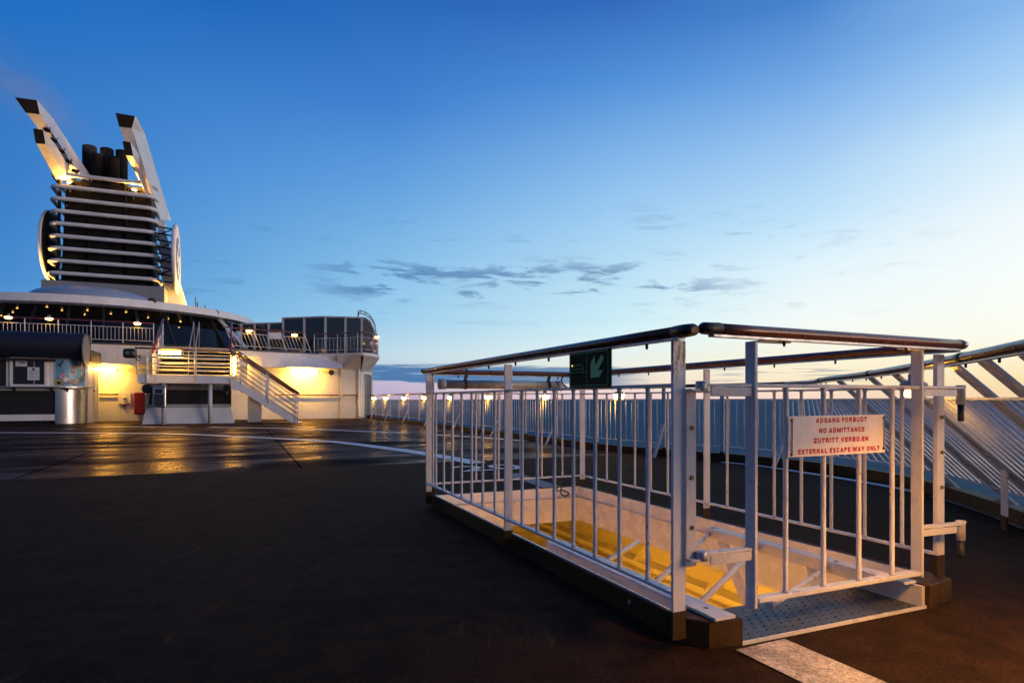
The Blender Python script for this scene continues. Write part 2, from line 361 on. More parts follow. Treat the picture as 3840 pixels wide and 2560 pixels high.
# glass
def glass(name, tint, through):
    m, t, b = mat(name); t.n.remove(b)
    gl = t.new('ShaderNodeBsdfGlossy'); gl.inputs['Roughness'].default_value = .02; gl.inputs['Color'].default_value = (.9, .92, .95, 1)
    tr = t.new('ShaderNodeBsdfTransparent'); tr.inputs[0].default_value = (*tint, 1)
    df = t.new('ShaderNodeBsdfDiffuse'); df.inputs[0].default_value = (.01, .012, .015, 1)
    m1 = t.new('ShaderNodeMixShader'); m1.inputs[0].default_value = through; t.l.new(df.outputs[0], m1.inputs[1]); t.l.new(tr.outputs[0], m1.inputs[2])
    fr = t.new('ShaderNodeFresnel'); fr.inputs[0].default_value = 1.55
    m2 = t.new('ShaderNodeMixShader'); t.l.new(t.math('ADD', t.math('MULTIPLY', fr.outputs[0], .45), .01), m2.inputs[0]); t.l.new(m1.outputs[0], m2.inputs[1]); t.l.new(gl.outputs[0], m2.inputs[2])
    t.l.new(m2.outputs[0], t.n['Material Output'].inputs[0]); return m
M['glass'] = glass('tinted_window_glass', (.55, .5, .42), .8)
M['screen'] = plain('blue_screen_glass', (.010, .016, .024), .04, var=.02, spec=1.0)
M['pane'] = plain('dark_kiosk_glass', (.006, .007, .009), .08, var=.02, spec=.5)
# sea
m, t, b = mat('sea_water'); M['sea'] = m
pos = t.new('ShaderNodeNewGeometry').outputs['Position']
mp = t.new('ShaderNodeMapping'); mp.inputs['Rotation'].default_value = (0, 0, .35); mp.inputs['Scale'].default_value = (.55, 1.3, 1); t.l.new(pos, mp.inputs[0])
wv = t.noise(mp.outputs[0], .10, 8, .62, .4); wv2 = t.noise(mp.outputs[0], .55, 5, .6, .3)
t.n.remove(b)
bn = t.new('ShaderNodeBump'); bn.inputs['Strength'].default_value = 1.0; bn.inputs['Distance'].default_value = 2.4
t.l.new(t.math('ADD', wv, t.math('MULTIPLY', wv2, .28)), bn.inputs['Height'])
df = t.new('ShaderNodeBsdfDiffuse'); t.put(df.inputs['Color'], t.mix(t.mr(wv2, .35, .7), (.004, .030, .066, 1), (.015, .078, .145, 1)))  # sky reflection and wave shading painted into the base colour
gl = t.new('ShaderNodeBsdfGlossy'); gl.inputs['Roughness'].default_value = .25; gl.inputs['Color'].default_value = (.55, .8, 1, 1)
t.l.new(bn.outputs[0], df.inputs['Normal']); t.l.new(bn.outputs[0], gl.inputs['Normal'])
ms = t.new('ShaderNodeMixShader'); ms.inputs[0].default_value = .09; t.l.new(df.outputs[0], ms.inputs[1]); t.l.new(gl.outputs[0], ms.inputs[2])
t.l.new(ms.outputs[0], t.n['Material Output'].inputs[0])

# ------------------------------------------------------------------ deck edge curve (ship coords), from bow end to stern
EDGE = [(34, 5.9), (28, 5.9), (21, 5.93), (15, 5.92), (11, 5.9), (9.2, 5.95), (7.8, 6.3), (6.6, 6.6), (5.4, 6.6), (4.4, 6.32), (3.6, 5.82), (2.9, 5.28), (2.0, 4.5), (1.1, 3.65), (0.2, 2.75), (-.9, 1.6), (-2.0, 0.2), (-2.7, -2), (-3.0, -6), (-3.0, -19)]
def catmull(P, n=14):
    out = []
    for i in range(len(P) - 1):
        p0 = P[max(i - 1, 0)]; p1 = P[i]; p2 = P[i + 1]; p3 = P[min(i + 2, len(P) - 1)]
        for k in range(n):
            q = k / n; out.append(tuple(0.5 * ((2 * b) + (-a + c) * q + (2 * a - 5 * b + 4 * c - d) * q * q + (-a + 3 * b - 3 * c + d) * q ** 3) for a, b, c, d in zip(p0, p1, p2, p3)))
    out.append(tuple(P[-1])); return out
EDG = [S(u, v) for u, v in catmull(EDGE)]
ARC = [0.0]
for a, b in zip(EDG, EDG[1:]): ARC.append(ARC[-1] + (b - a).length)
def edge_at(s):
    for i in range(len(ARC) - 1):
        if s <= ARC[i + 1]:
            q = (s - ARC[i]) / (ARC[i + 1] - ARC[i]); p = EDG[i].lerp(EDG[i + 1], q); t_ = (EDG[min(i + 2, len(EDG) - 1)] - EDG[max(i - 1, 0)]).normalized()
            return p, t_, Vector((t_.y, -t_.x, 0))       # point, tangent, inboard normal
    return EDG[-1], Vector((0, -1, 0)), Vector((-1, 0, 0))
def arc_of_u(u):
    for i in range(len(EDG) - 1):
        a, b = EDG[i].dot(EU), EDG[i + 1].dot(EU)
        if a >= u >= b: return ARC[i] + (ARC[i + 1] - ARC[i]) * (a - u) / (a - b + 1e-9)
    return ARC[-1]
_p, _t, _n = edge_at(arc_of_u(20))
if _n.dot(EV) > 0: _flip = -1
else: _flip = 1
def edge(s):
    p, t_, n_ = edge_at(s); return p, t_, n_ * _flip

# ------------------------------------------------------------------ sea, deck, hatch opening
mb = MB(); R_, N_ = 60000, 96
rings = [0, 60, 200, 800, 4000, R_]; Z_ = -17.0
vs = [(0, 0, Z_)] + [(r * cos(2 * pi * k / N_), r * sin(2 * pi * k / N_), Z_) for r in rings[1:] for k in range(N_)]
fs = [(0, 1 + k, 1 + (k + 1) % N_) for k in range(N_)]
for i in range(len(rings) - 2):
    for k in range(N_):
        a = 1 + i * N_; bb = a + N_; fs.append((a + k, bb + k, bb + (k + 1) % N_, a + (k + 1) % N_))
struct(mb.add(vs, fs).build('sea', M['sea']))

HU0, HU1, HV0, HV1 = 1.93, 5.12, 1.512, 2.905        # clear opening of the hatch
SEAM = 8.72
hole = [S(HU0 - .0, HV0), S(HU0, HV1), S(HU1, HV1), S(HU1, HV0)]
i0 = next(i for i, p in enumerate(EDG) if p.dot(EU) < SEAM)
near = [S(SEAM, -19)] + [S(SEAM, EDG[i0].dot(EV))] + EDG[i0:] ; far = [S(34, -19), EDG[0]] + EDG[1:i0] + [S(SEAM, EDG[i0].dot(EV)), S(SEAM, -19)]
struct(MB().poly(near, [hole]).build('deck', M['deck']))
struct(MB().poly(far).build('smooth_deck', M['wet']))
# underside of the deck and the lit space below the hatch
RU0, RU1, RV0, RV1, RZ = 0.9, 8.6, 0.6, 3.9, -2.2
mb = MB()
for a, b in (((RU0, RV0), (RU0, RV1)), ((RU0, RV1), (RU1, RV1)), ((RU1, RV1), (RU1, RV0)), ((RU1, RV0), (RU0, RV0))):
    mb.add([S(*a, RZ), S(*b, RZ), S(*b, -.03), S(*a, -.03)], [(0, 1, 2, 3)])
mb.add([S(RU0, RV0, RZ), S(RU0, RV1, RZ), S(RU1, RV1, RZ), S(RU1, RV0, RZ)], [(0, 1, 2, 3)])
struct(mb.build('lower_deck_floor', M['wall']))
struct(MB().poly([S(RU0, RV0, -.03), S(RU0, RV1, -.03), S(RU1, RV1, -.03), S(RU1, RV0, -.03)], [[p + Vector((0, 0, -.03)) for p in hole]]).build('lower_deck_ceiling', M['wall']))

# kerb along the deck edge
mb = MB(); s_end = arc_of_u(-1.0); K = [edge(s_end * i / 150) for i in range(151)]
def shift(k, d, z): return k[0] + k[2] * d + Vector((0, 0, z))
for (d0, z0), (d1, z1) in (((.0, .0), (.0, .115)), ((.0, .115), (-.10, .115)), ((-.10, .115), (-.10, -.5))):
    mb.strip([shift(k, d0, z0) for k in K], [shift(k, d1, z1) for k in K])
struct(mb.build('deck_kerb', M['brown']))
mb = MB(); hullA = [shift(k, -.06, -.02) for k in K]
mb.strip(hullA, [p + Vector((0, 0, -17)) for p in hullA]); struct(mb.build('hull_side_wall', M['wall']))

# painted markings
def stripe(pts, wdt, name, m, z=.004, n=8):
    P = [Vector((*p, z)) for p in catmull([(q.x, q.y) for q in pts], n)]
    L, R = [], []
    for i, p in enumerate(P):
        t_ = (P[min(i + 1, len(P) - 1)] - P[max(i - 1, 0)]).normalized(); nn = Vector((-t_.y, t_.x, 0)); wd = wdt
        L.append(p + nn * wd / 2); R.append(p - nn * wd / 2)
    return struct(MB().strip(L, R).build(name, m))
stripe([onZ(-500, 1626), onZ(0, 1622), onZ(614, 1626.5), onZ(896, 1637), onZ(1229, 1655), onZ(1445, 1680), onZ(1600, 1702), onZ(1740, 1727), onZ(1790, 1737)], .30, 'deck_marking', M['mark'], .006)
stripe([onZ(325, 1601.5), onZ(500, 1600.5), onZ(696, 1600.5)], .24, 'deck_marking', M['mark'], .006)
stripe([onZ(788, 1601), onZ(1113, 1608), onZ(1525, 1624)], .30, 'deck_marking', M['mark'], .006)
stripe([onZ(1620, 1630), onZ(1800, 1640), onZ(1964, 1653)], .26, 'deck_marking', M['mark'], .006)
stripe([onZ(2706, 1733), onZ(2840, 1746), onZ(3000, 1770), onZ(3180, 1798), onZ(3320, 1822), onZ(3440, 1846)], .12, 'deck_marking', M['mark'], .006)
stripe([onZ(3500, 1862), onZ(3600, 1890), onZ(3720, 1930), onZ(3860, 1985)], .10, 'deck_marking', M['wornmark'], .006)
struct(MB().add([onZ(2759, 2434, .005), onZ(2941, 2393, .005), S(-2.2, 1.95, .005), S(-2.2, 1.70, .005)], [(0, 1, 2, 3)]).build('deck_marking', M['grit_white']))
struct(MB().add([S(7.0, 2.93, .005), S(7.0, 3.12, .005), S(5.72, 3.05, .005), S(5.72, 2.83, .005)], [(0, 1, 2, 3)]).build('deck_marking', M['wornmark']))

def text_mesh(txt, name, m, bold=0.0):
    cu = bpy.data.curves.new(name, 'FONT'); cu.body = txt; cu.offset = bold; cu.resolution_u = 3
    o = bpy.data.objects.new(name, cu); COL.objects.link(o); bpy.context.view_layer.update()
    me = bpy.data.meshes.new_from_object(o.evaluated_get(bpy.context.evaluated_depsgraph_get()))
    bpy.data.objects.remove(o); xs = [q.co.x for q in me.vertices]; ys = [q.co.y for q in me.vertices]
    vs = [((q.co.x - min(xs)) / (max(xs) - min(xs)), (q.co.y - min(ys)) / (max(ys) - min(ys))) for q in me.vertices]
    fs = [tuple(p.vertices) for p in me.polygons]; bpy.data.meshes.remove(me)
    return vs, fs            # normalised to the unit square
def put_text(txt, name, m, org, ax, ay, parent=None, bold=0.0, off=Vector((0, 0, 0))):
    vs, fs = text_mesh(txt, name, m, bold); mb = MB(); mb.add([org + ax * x + ay * y + off for x, y in vs], fs)
    me_o = mb.build(name, m, None, solid=0.0004)
    if parent is not None: attach(me_o, parent)
    return me_o
nb = put_text('20', 'deck_marking', M['mark'], S(7.38, 2.55, .008), EV * .92, EU * .62, None, .01); struct(nb)

# ------------------------------------------------------------------ escape hatch
PU0, PU1, PV0, PV1 = 1.825, 5.095, 1.454, 2.93      # line of the guard rail posts
hatch = thing('escape_hatch', 'low brown coaming round an open deck hatch lit yellow from below', 'hatch', S(3.46, 2.19, 0))
CT = .098
mb = MB()
mb.ubox(1.90, 5.145, 1.49, HV0, .0, CT); mb.ubox(1.90, 5.145, HV1, 2.93, .0, CT); mb.ubox(HU1, 5.145, HV0, HV1, .0, CT - .002)
mb.build('coaming', M['flake'], hatch, bevel=.006)
# near corner blocks with chamfered outer ends
mb = MB(); mb.prism([S(1.95, 1.49, 0), S(1.86, 1.49, 0), S(1.79, 1.555, 0), S(1.765, 1.69, 0), S(1.95, 1.69, 0)], (0, 0, CT + .002)); mb.build('corner_block', M['brown'], hatch, bevel=.004)
mb = MB(); mb.prism([S(1.95, 2.945, 0), S(1.79, 2.93, 0), S(1.755, 2.722, 0), S(1.95, 2.722, 0)], (0, 0, CT + .002)); mb.build('corner_block', M['brown'], hatch, bevel=.004)
# white trunk inside
mb = MB(); zt, zb = CT - .004, -.22; e = .012
mb.ubox(1.9, HU1, HV0 - .002, HV0 + e, zb, zt); mb.ubox(1.9, HU1, HV1 - e, HV1 + .002, zb, zt); mb.ubox(HU1 - e, HU1 + .002, HV0 + e, HV1 - e, zb, zt - .002); mb.ubox(HU0 - .02, HU0, HV0 + e, HV1 - e, zb, -.02)
mb.build('trunk', M['lit_white'], hatch)
mb = MB(); 
for pts in ((S(2.0, HV1 - e - .004, .0), S(HU1 - e, HV1 - e - .004, .0)), (S(HU1 - e - .004, HV1 - e, .0), S(HU1 - e - .004, HV0 + e, .0))): mb.tube(pts, .008, 8)
mb.build('weld_seam', M['white'], hatch)
# tread plate with raised studs
def tread():
    mb = MB(); mb.ubox(1.78, 2.10, 1.69, 2.715, -.012, .006); return mb
mb = tread()
for i in range(8):
    for j in range(21):
        uu = 1.80 + i * .038; vv = 1.715 + j * .047 + (i % 2) * .023
        a = (1 if (i + j) % 2 else -1) * .5
        c = S(uu, vv, .0055); d = (EV * cos(a) + EU * sin(a))
        if (i + j) % 2: mb.bar(c - d * .012, c + d * .012, (0, 0, 1), .006, .006)
        else: mb.lathe([(.0065, 0), (.004, .004)], c, n=8)
tp = mb.build('tread_plate', plain('blue_grey_tread_steel', (.052, .068, .094), .42, metal=.25, spec=.3, var=.15, scale=20), hatch)
MB().ubox(1.768, 1.779, 1.69, 2.722, -.01, .012).build('plate_edge', M['white'], hatch)
MB().ubox(1.775, 2.13, 2.70, 2.720, .0, CT - .004).build('end_plate', M['white'], hatch)
# ladder frame: two drilled channels, cross rods, legs
for vc, wd, u0, u1, sgn in ((1.617, .095, 1.775, 3.13, 1), (2.665, .075, 1.80, 3.06, -1)):
    mb = MB(); mb.bar(S(u0, vc, .108), S(u1, vc, .108), EV, wd, .012)
    for q in (-1, 1): mb.bar(S(u0 + .16, vc + q * (wd / 2 - .004), .080), S(u1, vc + q * (wd / 2 - .004), .080), EV, .008, .044)
    ch = mb.build('channel', M['white'], hatch, bevel=.002)
    for k in range(5):
        h_ = MB().lathe([(.011, 0), (.011, .0015)], S(1.88 + k * .29, vc, .1135), n=12).build('bolt_hole', M['ink'], hatch); h_.parent = ch; h_.location = (0, 0, 0)
for u0, v0, u1, v1 in ((2.28, 1.65, 3.04, 2.64), (1.99, 1.66, 2.66, 2.66), (1.88, 1.94, 2.20, 2.64), (2.70, 1.66, 3.04, 2.12)):
    MB().tube([S(u0, v0, .078), S(u1, v1, .078)], .0125, 10).build('cross_rod', M['white'], hatch)
for u0, u1 in ((2.95, 2.45), (2.30, 2.0)):
    MB().bar(S(u0, 2.65, .07), S(u1, 2.50, -.40), EU, .06, .012).build('ladder_leg', M['white'], hatch)
# ledges and brackets seen down below
mb = MB(); mb.ubox(2.0, 8.0, 3.74, 3.895, -.80, -.76); mb.ubox(2.0, 8.0, 3.82, 3.895, -.92, -.89); mb.build('ledge', M['wall'], hatch)
for uu in (3.2, 4.3, 5.4): MB().prism([S(uu, 3.895, -.755), S(uu, 3.70, -.755), S(uu, 3.895, -.52)], EU * .02).build('bracket', M['wall'], hatch)
mb = MB(); mb.tube([S(5.75, 1.2, -.78), S(5.75, 3.4, -.78)], .04, 10); mb.tube([S(5.95, 1.0, -.95), S(5.95, 3.4, -.95)], .06, 10); mb.ubox(6.1, 6.4, .9, 3.5, -.86, -.80)
mb.build('pipe_rack', M['wall'], hatch)
# working lamps below the deck that light the shaft
lt = thing('fluorescent_lamp', 'lit yellow tube lamp under the deck inside the hatch', 'lamp', S(1.3, 2.2, -.5))
MB().tube([S(1.68, 1.5, -.195), S(1.68, 2.9, -.195)], .022, 12).build('tube', M['shaft_tube'], lt)
MB().ubox(1.60, 1.76, 1.45, 2.95, -.165, -.10).build('housing', M['grey'], lt)
lt = thing('fluorescent_lamp', 'lit yellow tube lamp under the deck along the left side of the hatch', 'lamp', S(3.5, 1.1, -.2))
MB().tube([S(2.4, 1.27, -.195), S(4.6, 1.27, -.195)], .022, 12).build('tube', M['shaft_tube'], lt)
MB().ubox(2.3, 4.7, 1.19, 1.35, -.165, -.10).build('housing', M['grey'], lt)
ut = thing('fluorescent_lamp', 'unlit yellow tube lamp with black clamps down inside the hatch', 'lamp', S(4.6, 2.3, -.45))
MB().tube([S(5.5, 1.75, -.72), S(5.5, 3.0, -.72)], .035, 14).build('tube', M['cream'], ut)
for vv in (1.95, 2.85): MB().tube([S(5.5, vv, -.72), S(5.5, vv + .03, -.72)], .042, 14).build('clamp', M['black'], ut)

# ------------------------------------------------------------------ guard rail round the hatch
RT, RM, RB = 1.137, .953, .195
guard = thing('guard_rail', 'white barred guard rail with dark wooden handrail around the open hatch', 'railing', S(3.46, 2.19, .1))
def flat_post(u, v, along, z0, z1, wd=.052, th=.012, m='white', name='post', foot=True):
    p = MB().bar(S(u, v, z0 + .10 if foot else z0), S(u, v, z1), along, wd, th).build(name, M[m], guard, bevel=.002)
    if foot:
        f_ = MB().bar(S(u, v, z0), S(u, v, z0 + .10), along, wd + .001, th + .001).build('foot', M['brown'], guard); f_.parent = p; f_.location = (0, 0, 0)
    return p
DIAG = (EV * .8 - EU * .2)
flat_post(PU0 + .005, PV0 - .006, EV, .04, RT - .025, .056, .014, 'rusty')
# angle plate carrying the gate hinges
MB().bar(S(PU0 - .012, PV0 + .035, .30), S(PU0 - .012, PV0 + .035, RM - .02), EV, .045, .008).build('hinge_plate', M['white'], guard, bevel=.002)
for z in (.44, .62, .80): MB().lathe([(.009, 0), (.008, .004), (.0035, .0042), (.003, .002)], S(PU0 - .017, PV0 + .037, z), -EU, 12).build('bolt', M['screw'], guard)
flat_post(3.40, PV0, EV, .03, RT - .03, .05, .012); flat_post(PU1, PV0, EV, .03, RT - .03, .05, .012)
flat_post(PU1 + .05, PV0 + .05, EU, .06, RT - .03, .045, .012)
flat_post(PU0 + .03, PV1 + .01, EV, .09, RT - .03, .052, .02); flat_post(3.40, PV1, EV, .06, RT - .03, .05, .012); flat_post(PU1, PV1, EV, .06, RT - .03, .052, .012)
for z in (.50, .66, .82): MB().lathe([(.009, 0), (.008, .004), (.0035, .0042), (.003, .002)], S(PU0 + .02 - .004, PV1 + .012, z), -EU, 12).build('bolt', M['screw'], guard)
# lower and middle bars
for nm, z in (('middle_bar', RM), ('lower_bar', RB)):
    MB().bar(S(PU0, PV0, z), S(PU1, PV0, z), EV, .030, .012).build(nm, M['white'], guard, bevel=.0015)
    MB().bar(S(PU0 + .03, PV1, z), S(PU1, PV1, z), EV, .030, .012).build(nm, M['white'], guard, bevel=.0015)
    MB().bar(S(PU1, PV0 + .02, z), S(PU1, PV1 - .02, z), EU, .030, .012).build(nm, M['white'], guard, bevel=.0015)
def rod(p, z0=RB + .005, z1=RM - .005, r=.0088):
    return MB().tube([p + EZ * z0, p + EZ * (z0 + .012), p + EZ * (z1 - .012), p + EZ * z1], [r * 1.45, r, r, r * 1.45], 10).build('baluster', M['white'], guard)
for vv in (PV0, PV1):
    for k in range(7): rod(S(PU0 + (3.40 - PU0) * (k + 1) / 8, vv))
    for k in range(7): rod(S(3.40 + (PU1 - 3.40) * (k + 1) / 8, vv))
for k in range(6): rod(S(PU1, PV0 + (PV1 - PV0) * (k + 1) / 7))
# wooden handrails with metal strip and drop bolts
def handrail(a, b, owner, ends=True, r=.030, name='handrail', nb=6, m='wood'):
    d = (b - a).normalized(); n = 9
    o = MB().tube([a.lerp(b, k / (n - 1)) for k in range(n)], r, 16, sy=.72).build(name, M[m], owner)
    st_ = MB().bar(a - EZ * (r * .72 + .003), b - EZ * (r * .72 + .003), d.cross(EZ), .03, .008).build('rail_strip', M['galv'], owner); st_.parent = o; st_.location = (0, 0, 0)
    for k in range(nb):
        p = a.lerp(b, (k + .5) / nb) - EZ * (r * .72 + .006)
        bo = MB().lathe([(.005, 0), (.0062, -.008), (.005, -.020), (.003, -.022)], p, n=8).build('drop_bolt', M['black'], owner); bo.parent = o; bo.location = (0, 0, 0)
    return o
uE = onV(2606, 1250, PV0 - .01).dot(EU); handrail(S(uE + .07, PV0 - .01, RT + .006), S(PU1 + .06, PV0 - .01, RT + .006), guard, nb=8)
handrail(S(PU1 + .03, PV0 + .03, RT - .002), S(PU1 + .03, PV1, RT - .002), guard, nb=3)
handrail(S(PU0 - .05, PV1 + .02, RT + .004), S(PU1 + .05, PV1 + .02, RT + .004), guard, nb=8)
MB().tube([S(uE + .10, PV0 - .01, RT + .006), S(uE + .05, PV0 - .01, RT + .006), S(uE + .012, PV0 - .01, RT + .006), S(uE, PV0 - .01, RT + .004)], [.032, .033, .030, .016], 16, sy=.72).build('end_cap', M['black'], guard)
MB().tube([S(PU1 + .06, PV0 - .01, RT + .006), S(PU1 + .10, PV0 - .01, RT + .006)], [.032, .031], 16, sy=.72).build('end_cap', M['black'], guard)

# ------------------------------------------------------------------ gate
GU = PU0 - .03
gl_, gr_ = 1.758, 2.70
gate = thing('gate', 'white barred gate closing the near end of the hatch guard rail', 'gate', S(GU, 2.2, .13))
GT = RT + .006
MB().bar(S(GU, gl_, .125), S(GU, gl_, GT - .025), EU, .05, .014).build('stile', M['white'], gate, bevel=.002)
MB().bar(S(GU, gr_, .135), S(GU, gr_, GT - .03), EU, .05, .014).build('stile', M['white'], gate, bevel=.002)
MB().bar(S(GU, gl_ + .02, .15), S(GU, gr_, .15), EU, .045, .016).build('bottom_bar', M['white'], gate, bevel=.002)
MB().bar(S(GU, gl_ - .02, RM), S(GU, PV1 + .03, RM), EU, .03, .014).build('middle_bar', M['white'], gate, bevel=.002)
for k in range(4): 
    p = S(GU, gl_ + (gr_ - gl_) * (k + .85) / 4.65)
    MB().tube([p + EZ * .157, p + EZ * .168, p + EZ * (RM - .02), p + EZ * (RM - .006)], [.014, .0098, .0098, .013], 12).build('baluster', M['white'], gate)
vE = onU(2626, 1250, PU0 - .072).dot(EV)
hr = handrail(S(PU0 - .07, vE + .05, GT + .008), S(PU0 - .045, PV1 + .02, GT + .004), gate, nb=2)
MB().tube([S(PU0 - .072, vE, GT + .006), S(PU0 - .072, vE + .014, GT + .008), S(PU0 - .07, vE + .08, GT + .008)], [.016, .030, .033], 16, sy=.72).build('end_cap', M['black'], gate)
MB().tube([S(PU0 - .045, PV1 + .02, GT + .004), S(PU0 - .043, PV1 + .055, GT + .003), S(PU0 - .043, PV1 + .072, GT + .003)], [.032, .029, .018], 16, sy=.72).build('end_cap', M['galv'], gate)
for vv, l in ((gl_ + .10, .16), (gr_ - .04, .13)):
    MB().bar(S(GU, vv - l / 2, GT - .024), S(GU, vv + l / 2, GT - .024), EU, .04, .006).build('saddle_plate', M['white'], gate)
# hinge arms on the left, latch arms on the right
for z in (RM, .345):
    mb = MB(); mb.bar(S(GU, PV0 + .07, z), S(GU, gl_ - .01, z), EU, .034, .010)
    arm = mb.build('hinge_arm', M['white'], gate, bevel=.002)
    c = MB().bar(S(GU - .012, PV0 + .10, z - .024), S(GU - .012, gl_ - .012, z - .024), EZ, .034, .006).build('stiffener', M['white'], gate, bevel=.002)
    MB().lathe([(.020, -.022), (.022, -.018), (.022, .008), (.018, .013)], S(GU, PV0 + .07, z), n=16).build('hinge_pin', M['galv'], gate)
    MB().bar(S(GU + .005, PV0 + .015, z - .018), S(GU + .002, PV0 + .075, z - .018), EU, .036, .008).build('hinge_lug', M['white'], gate)
for z in (RM, .345):
    MB().bar(S(GU, gr_, z), S(GU - .015, PV1 + .04, z), EU, .036, .010).build('latch_arm', M['white'], gate, bevel=.002)
    MB().bar(S(GU - .014, gr_ + .02, z - .023), S(GU - .024, PV1 - .0, z - .023), EZ, .030, .006).build('stiffener', M['white'], gate, bevel=.002)
    MB().lathe([(.018, -.075), (.018, .0), (.020, .004), (.020, .012)], S(GU - .015, PV1 + .045, z), n=16).build('latch_sleeve', M['white'], gate)
    MB().lathe([(.012, -.15), (.013, -.14), (.013, -.075)], S(GU - .015, PV1 + .045, z), n=14).build('latch_pin', M['black'], gate)

# ------------------------------------------------------------------ signs on the hatch
def arc(cx, cy, rx, ry, a0, a1, n=8): return [(cx + rx * cos(radians(a0 + (a1 - a0) * k / n)), cy + ry * sin(radians(a0 + (a1 - a0) * k / n))) for k in range(n + 1)]
TH = .235                    # stroke weight of the bold capitals, height 1
e_ = TH / 2
GL = {  # width, strokes
 'A': (.62, [[(e_ * .8, 0), (.31, 1 - e_ * .2), (.62 - e_ * .8, 0)], [(.15, .28), (.47, .28)]]),
 'B': (.58, [[(e_, 0), (e_, 1)], [(e_, 1 - e_), (.30, 1 - e_)] + arc(.30, .74, .17, .26 - e_, 90, -90) + [(e_, .52)], [(.30, .52)] + arc(.31, .26, .18, .26 - e_, 90, -90) + [(e_, e_)]]),
 'C': (.58, [arc(.29, .70, .29 - e_, .30 - e_, 5, 180) + arc(.29, .30, .29 - e_, .30 - e_, 180, 355)]),
 'D': (.60, [[(e_, 0), (e_, 1)], [(e_, 1 - e_), (.26, 1 - e_)] + arc(.26, .66, .34 - e_, .34 - e_, 90, 0) + arc(.26, .34, .34 - e_, .34 - e_, 0, -90) + [(e_, e_)]]),
 'E': (.50, [[(e_, 0), (e_, 1)], [(e_, 1 - e_), (.50, 1 - e_)], [(e_, .52), (.46, .52)], [(e_, e_), (.50, e_)]]),
 'F': (.48, [[(e_, 0), (e_, 1)], [(e_, 1 - e_), (.48, 1 - e_)], [(e_, .52), (.43, .52)]]),
 'G': (.60, [arc(.30, .70, .30 - e_, .30 - e_, 10, 180) + arc(.30, .30, .30 - e_, .30 - e_, 180, 360), [(.34, .46), (.60, .46)], [(.60 - e_ * .7, 0), (.60 - e_ * .7, .46)]]),
 'I': (.20, [[(.10, 0), (.10, 1)]]),
 'L': (.48, [[(e_, 0), (e_, 1)], [(e_, e_), (.48, e_)]]),
 'M': (.74, [[(e_, 0), (e_, 1)], [(e_, 1 - e_ * .3), (.37, .12)], [(.37, .12), (.74 - e_, 1 - e_ * .3)], [(.74 - e_, 0), (.74 - e_, 1)]]),
 'N': (.60, [[(e_, 0), (e_, 1)], [(e_, 1 - e_ * .4), (.60 - e_, e_ * .4)], [(.60 - e_, 0), (.60 - e_, 1)]]),
 'O': (.60, [arc(.30, .70, .30 - e_, .30 - e_, 0, 180) + arc(.30, .30, .30 - e_, .30 - e_, 180, 360) + [(.60 - e_, .70)]]),
 'P': (.56, [[(e_, 0), (e_, 1)], [(e_, 1 - e_), (.30, 1 - e_)] + arc(.30, .70, .26 - e_, .30 - e_, 90, -90) + [(e_, .40 + e_)]]),
 'R': (.60, [[(e_, 0), (e_, 1)], [(e_, 1 - e_), (.30, 1 - e_)] + arc(.30, .73, .27 - e_, .27 - e_, 90, -90) + [(e_, .46 + e_)], [(.32, .5), (.52, 0)]]),
 'S': (.56, [arc(.28, .74, .28 - e_, .26 - e_, 15, 270) + arc(.28, .27, .28 - e_, .27 - e_, 90, -165)]),
 'T': (.54, [[(.27, 0), (.27, 1)], [(0, 1 - e_), (.54, 1 - e_)]]),
 'U': (.60, [[(e_, 1), (e_, .3)] + arc(.30, .30, .30 - e_, .30 - e_, 180, 360) + [(.60 - e_, 1)]]),
 'V': (.60, [[(e_ * .8, 1), (.30, e_ * .2), (.60 - e_ * .8, 1)]]),
 'W': (.86, [[(e_ * .8, 1), (.23, e_ * .2), (.43, .9), (.63, e_ * .2), (.86 - e_ * .8, 1)]]),
 'X': (.58, [[(e_ * .6, 0), (.58 - e_ * .6, 1)], [(e_ * .6, 1), (.58 - e_ * .6, 0)]]),
 'Y': (.58, [[(e_ * .6, 1), (.29, .45), (.58 - e_ * .6, 1)], [(.29, 0), (.29, .5)]]),
 'Z': (.54, [[(.02, 1 - e_), (.52, 1 - e_), (.04, e_), (.54, e_)]]),
 '.': (.16, [[(.10, 0), (.07, .20)]]), ' ': (.22, [])}
def put_caps(txt, name, m, org, ax, ay, nrm, parent):
    mb = MB(); x = 0.0; tot = sum(GL[c][0] + .09 for c in txt) - .09; lay = 0
    def P(q): return org + ax * ((x + q[0]) / tot) + ay * q[1]
    sx = ax.length / tot; sy = ay.length
    for ch in txt:
        wd, strokes = GL[ch]
        for st in strokes:
            for a, b in zip(st, st[1:]):
                dx, dy = (b[0] - a[0]) * sx, (b[1] - a[1]) * sy; l = sqrt(dx * dx + dy * dy) + 1e-9; nx, ny = -dy / l, dx / l; hw = TH / 2 * (sx * .55 + sy * .45)
                ex, ey = dx / l * hw * (.35 if len(st) > 3 else 0), dy / l * hw * (.35 if len(st) > 3 else 0)
                lay += 1; o_ = nrm * (.0002 + .000002 * (lay % 40))
                ux, uy = ax.normalized(), ay.normalized(); pa, pb = P(a), P(b)
                mb.add([pa - ux * ex - uy * ey + ux * nx * hw + uy * ny * hw + o_, pa - ux * ex - uy * ey - ux * nx * hw - uy * ny * hw + o_, pb + ux * ex + uy * ey - ux * nx * hw - uy * ny * hw + o_, pb + ux * ex + uy * ey + ux * nx * hw + uy * ny * hw + o_], [(0, 1, 2, 3)])
        x += wd + .09
    return mb.build(name, m, parent)
sign = thing('warning_sign', 'cream sign with red capitals reading no admittance, wired to the gate bars', 'sign', S(GU, 2.3, .75))
SU = GU - .018
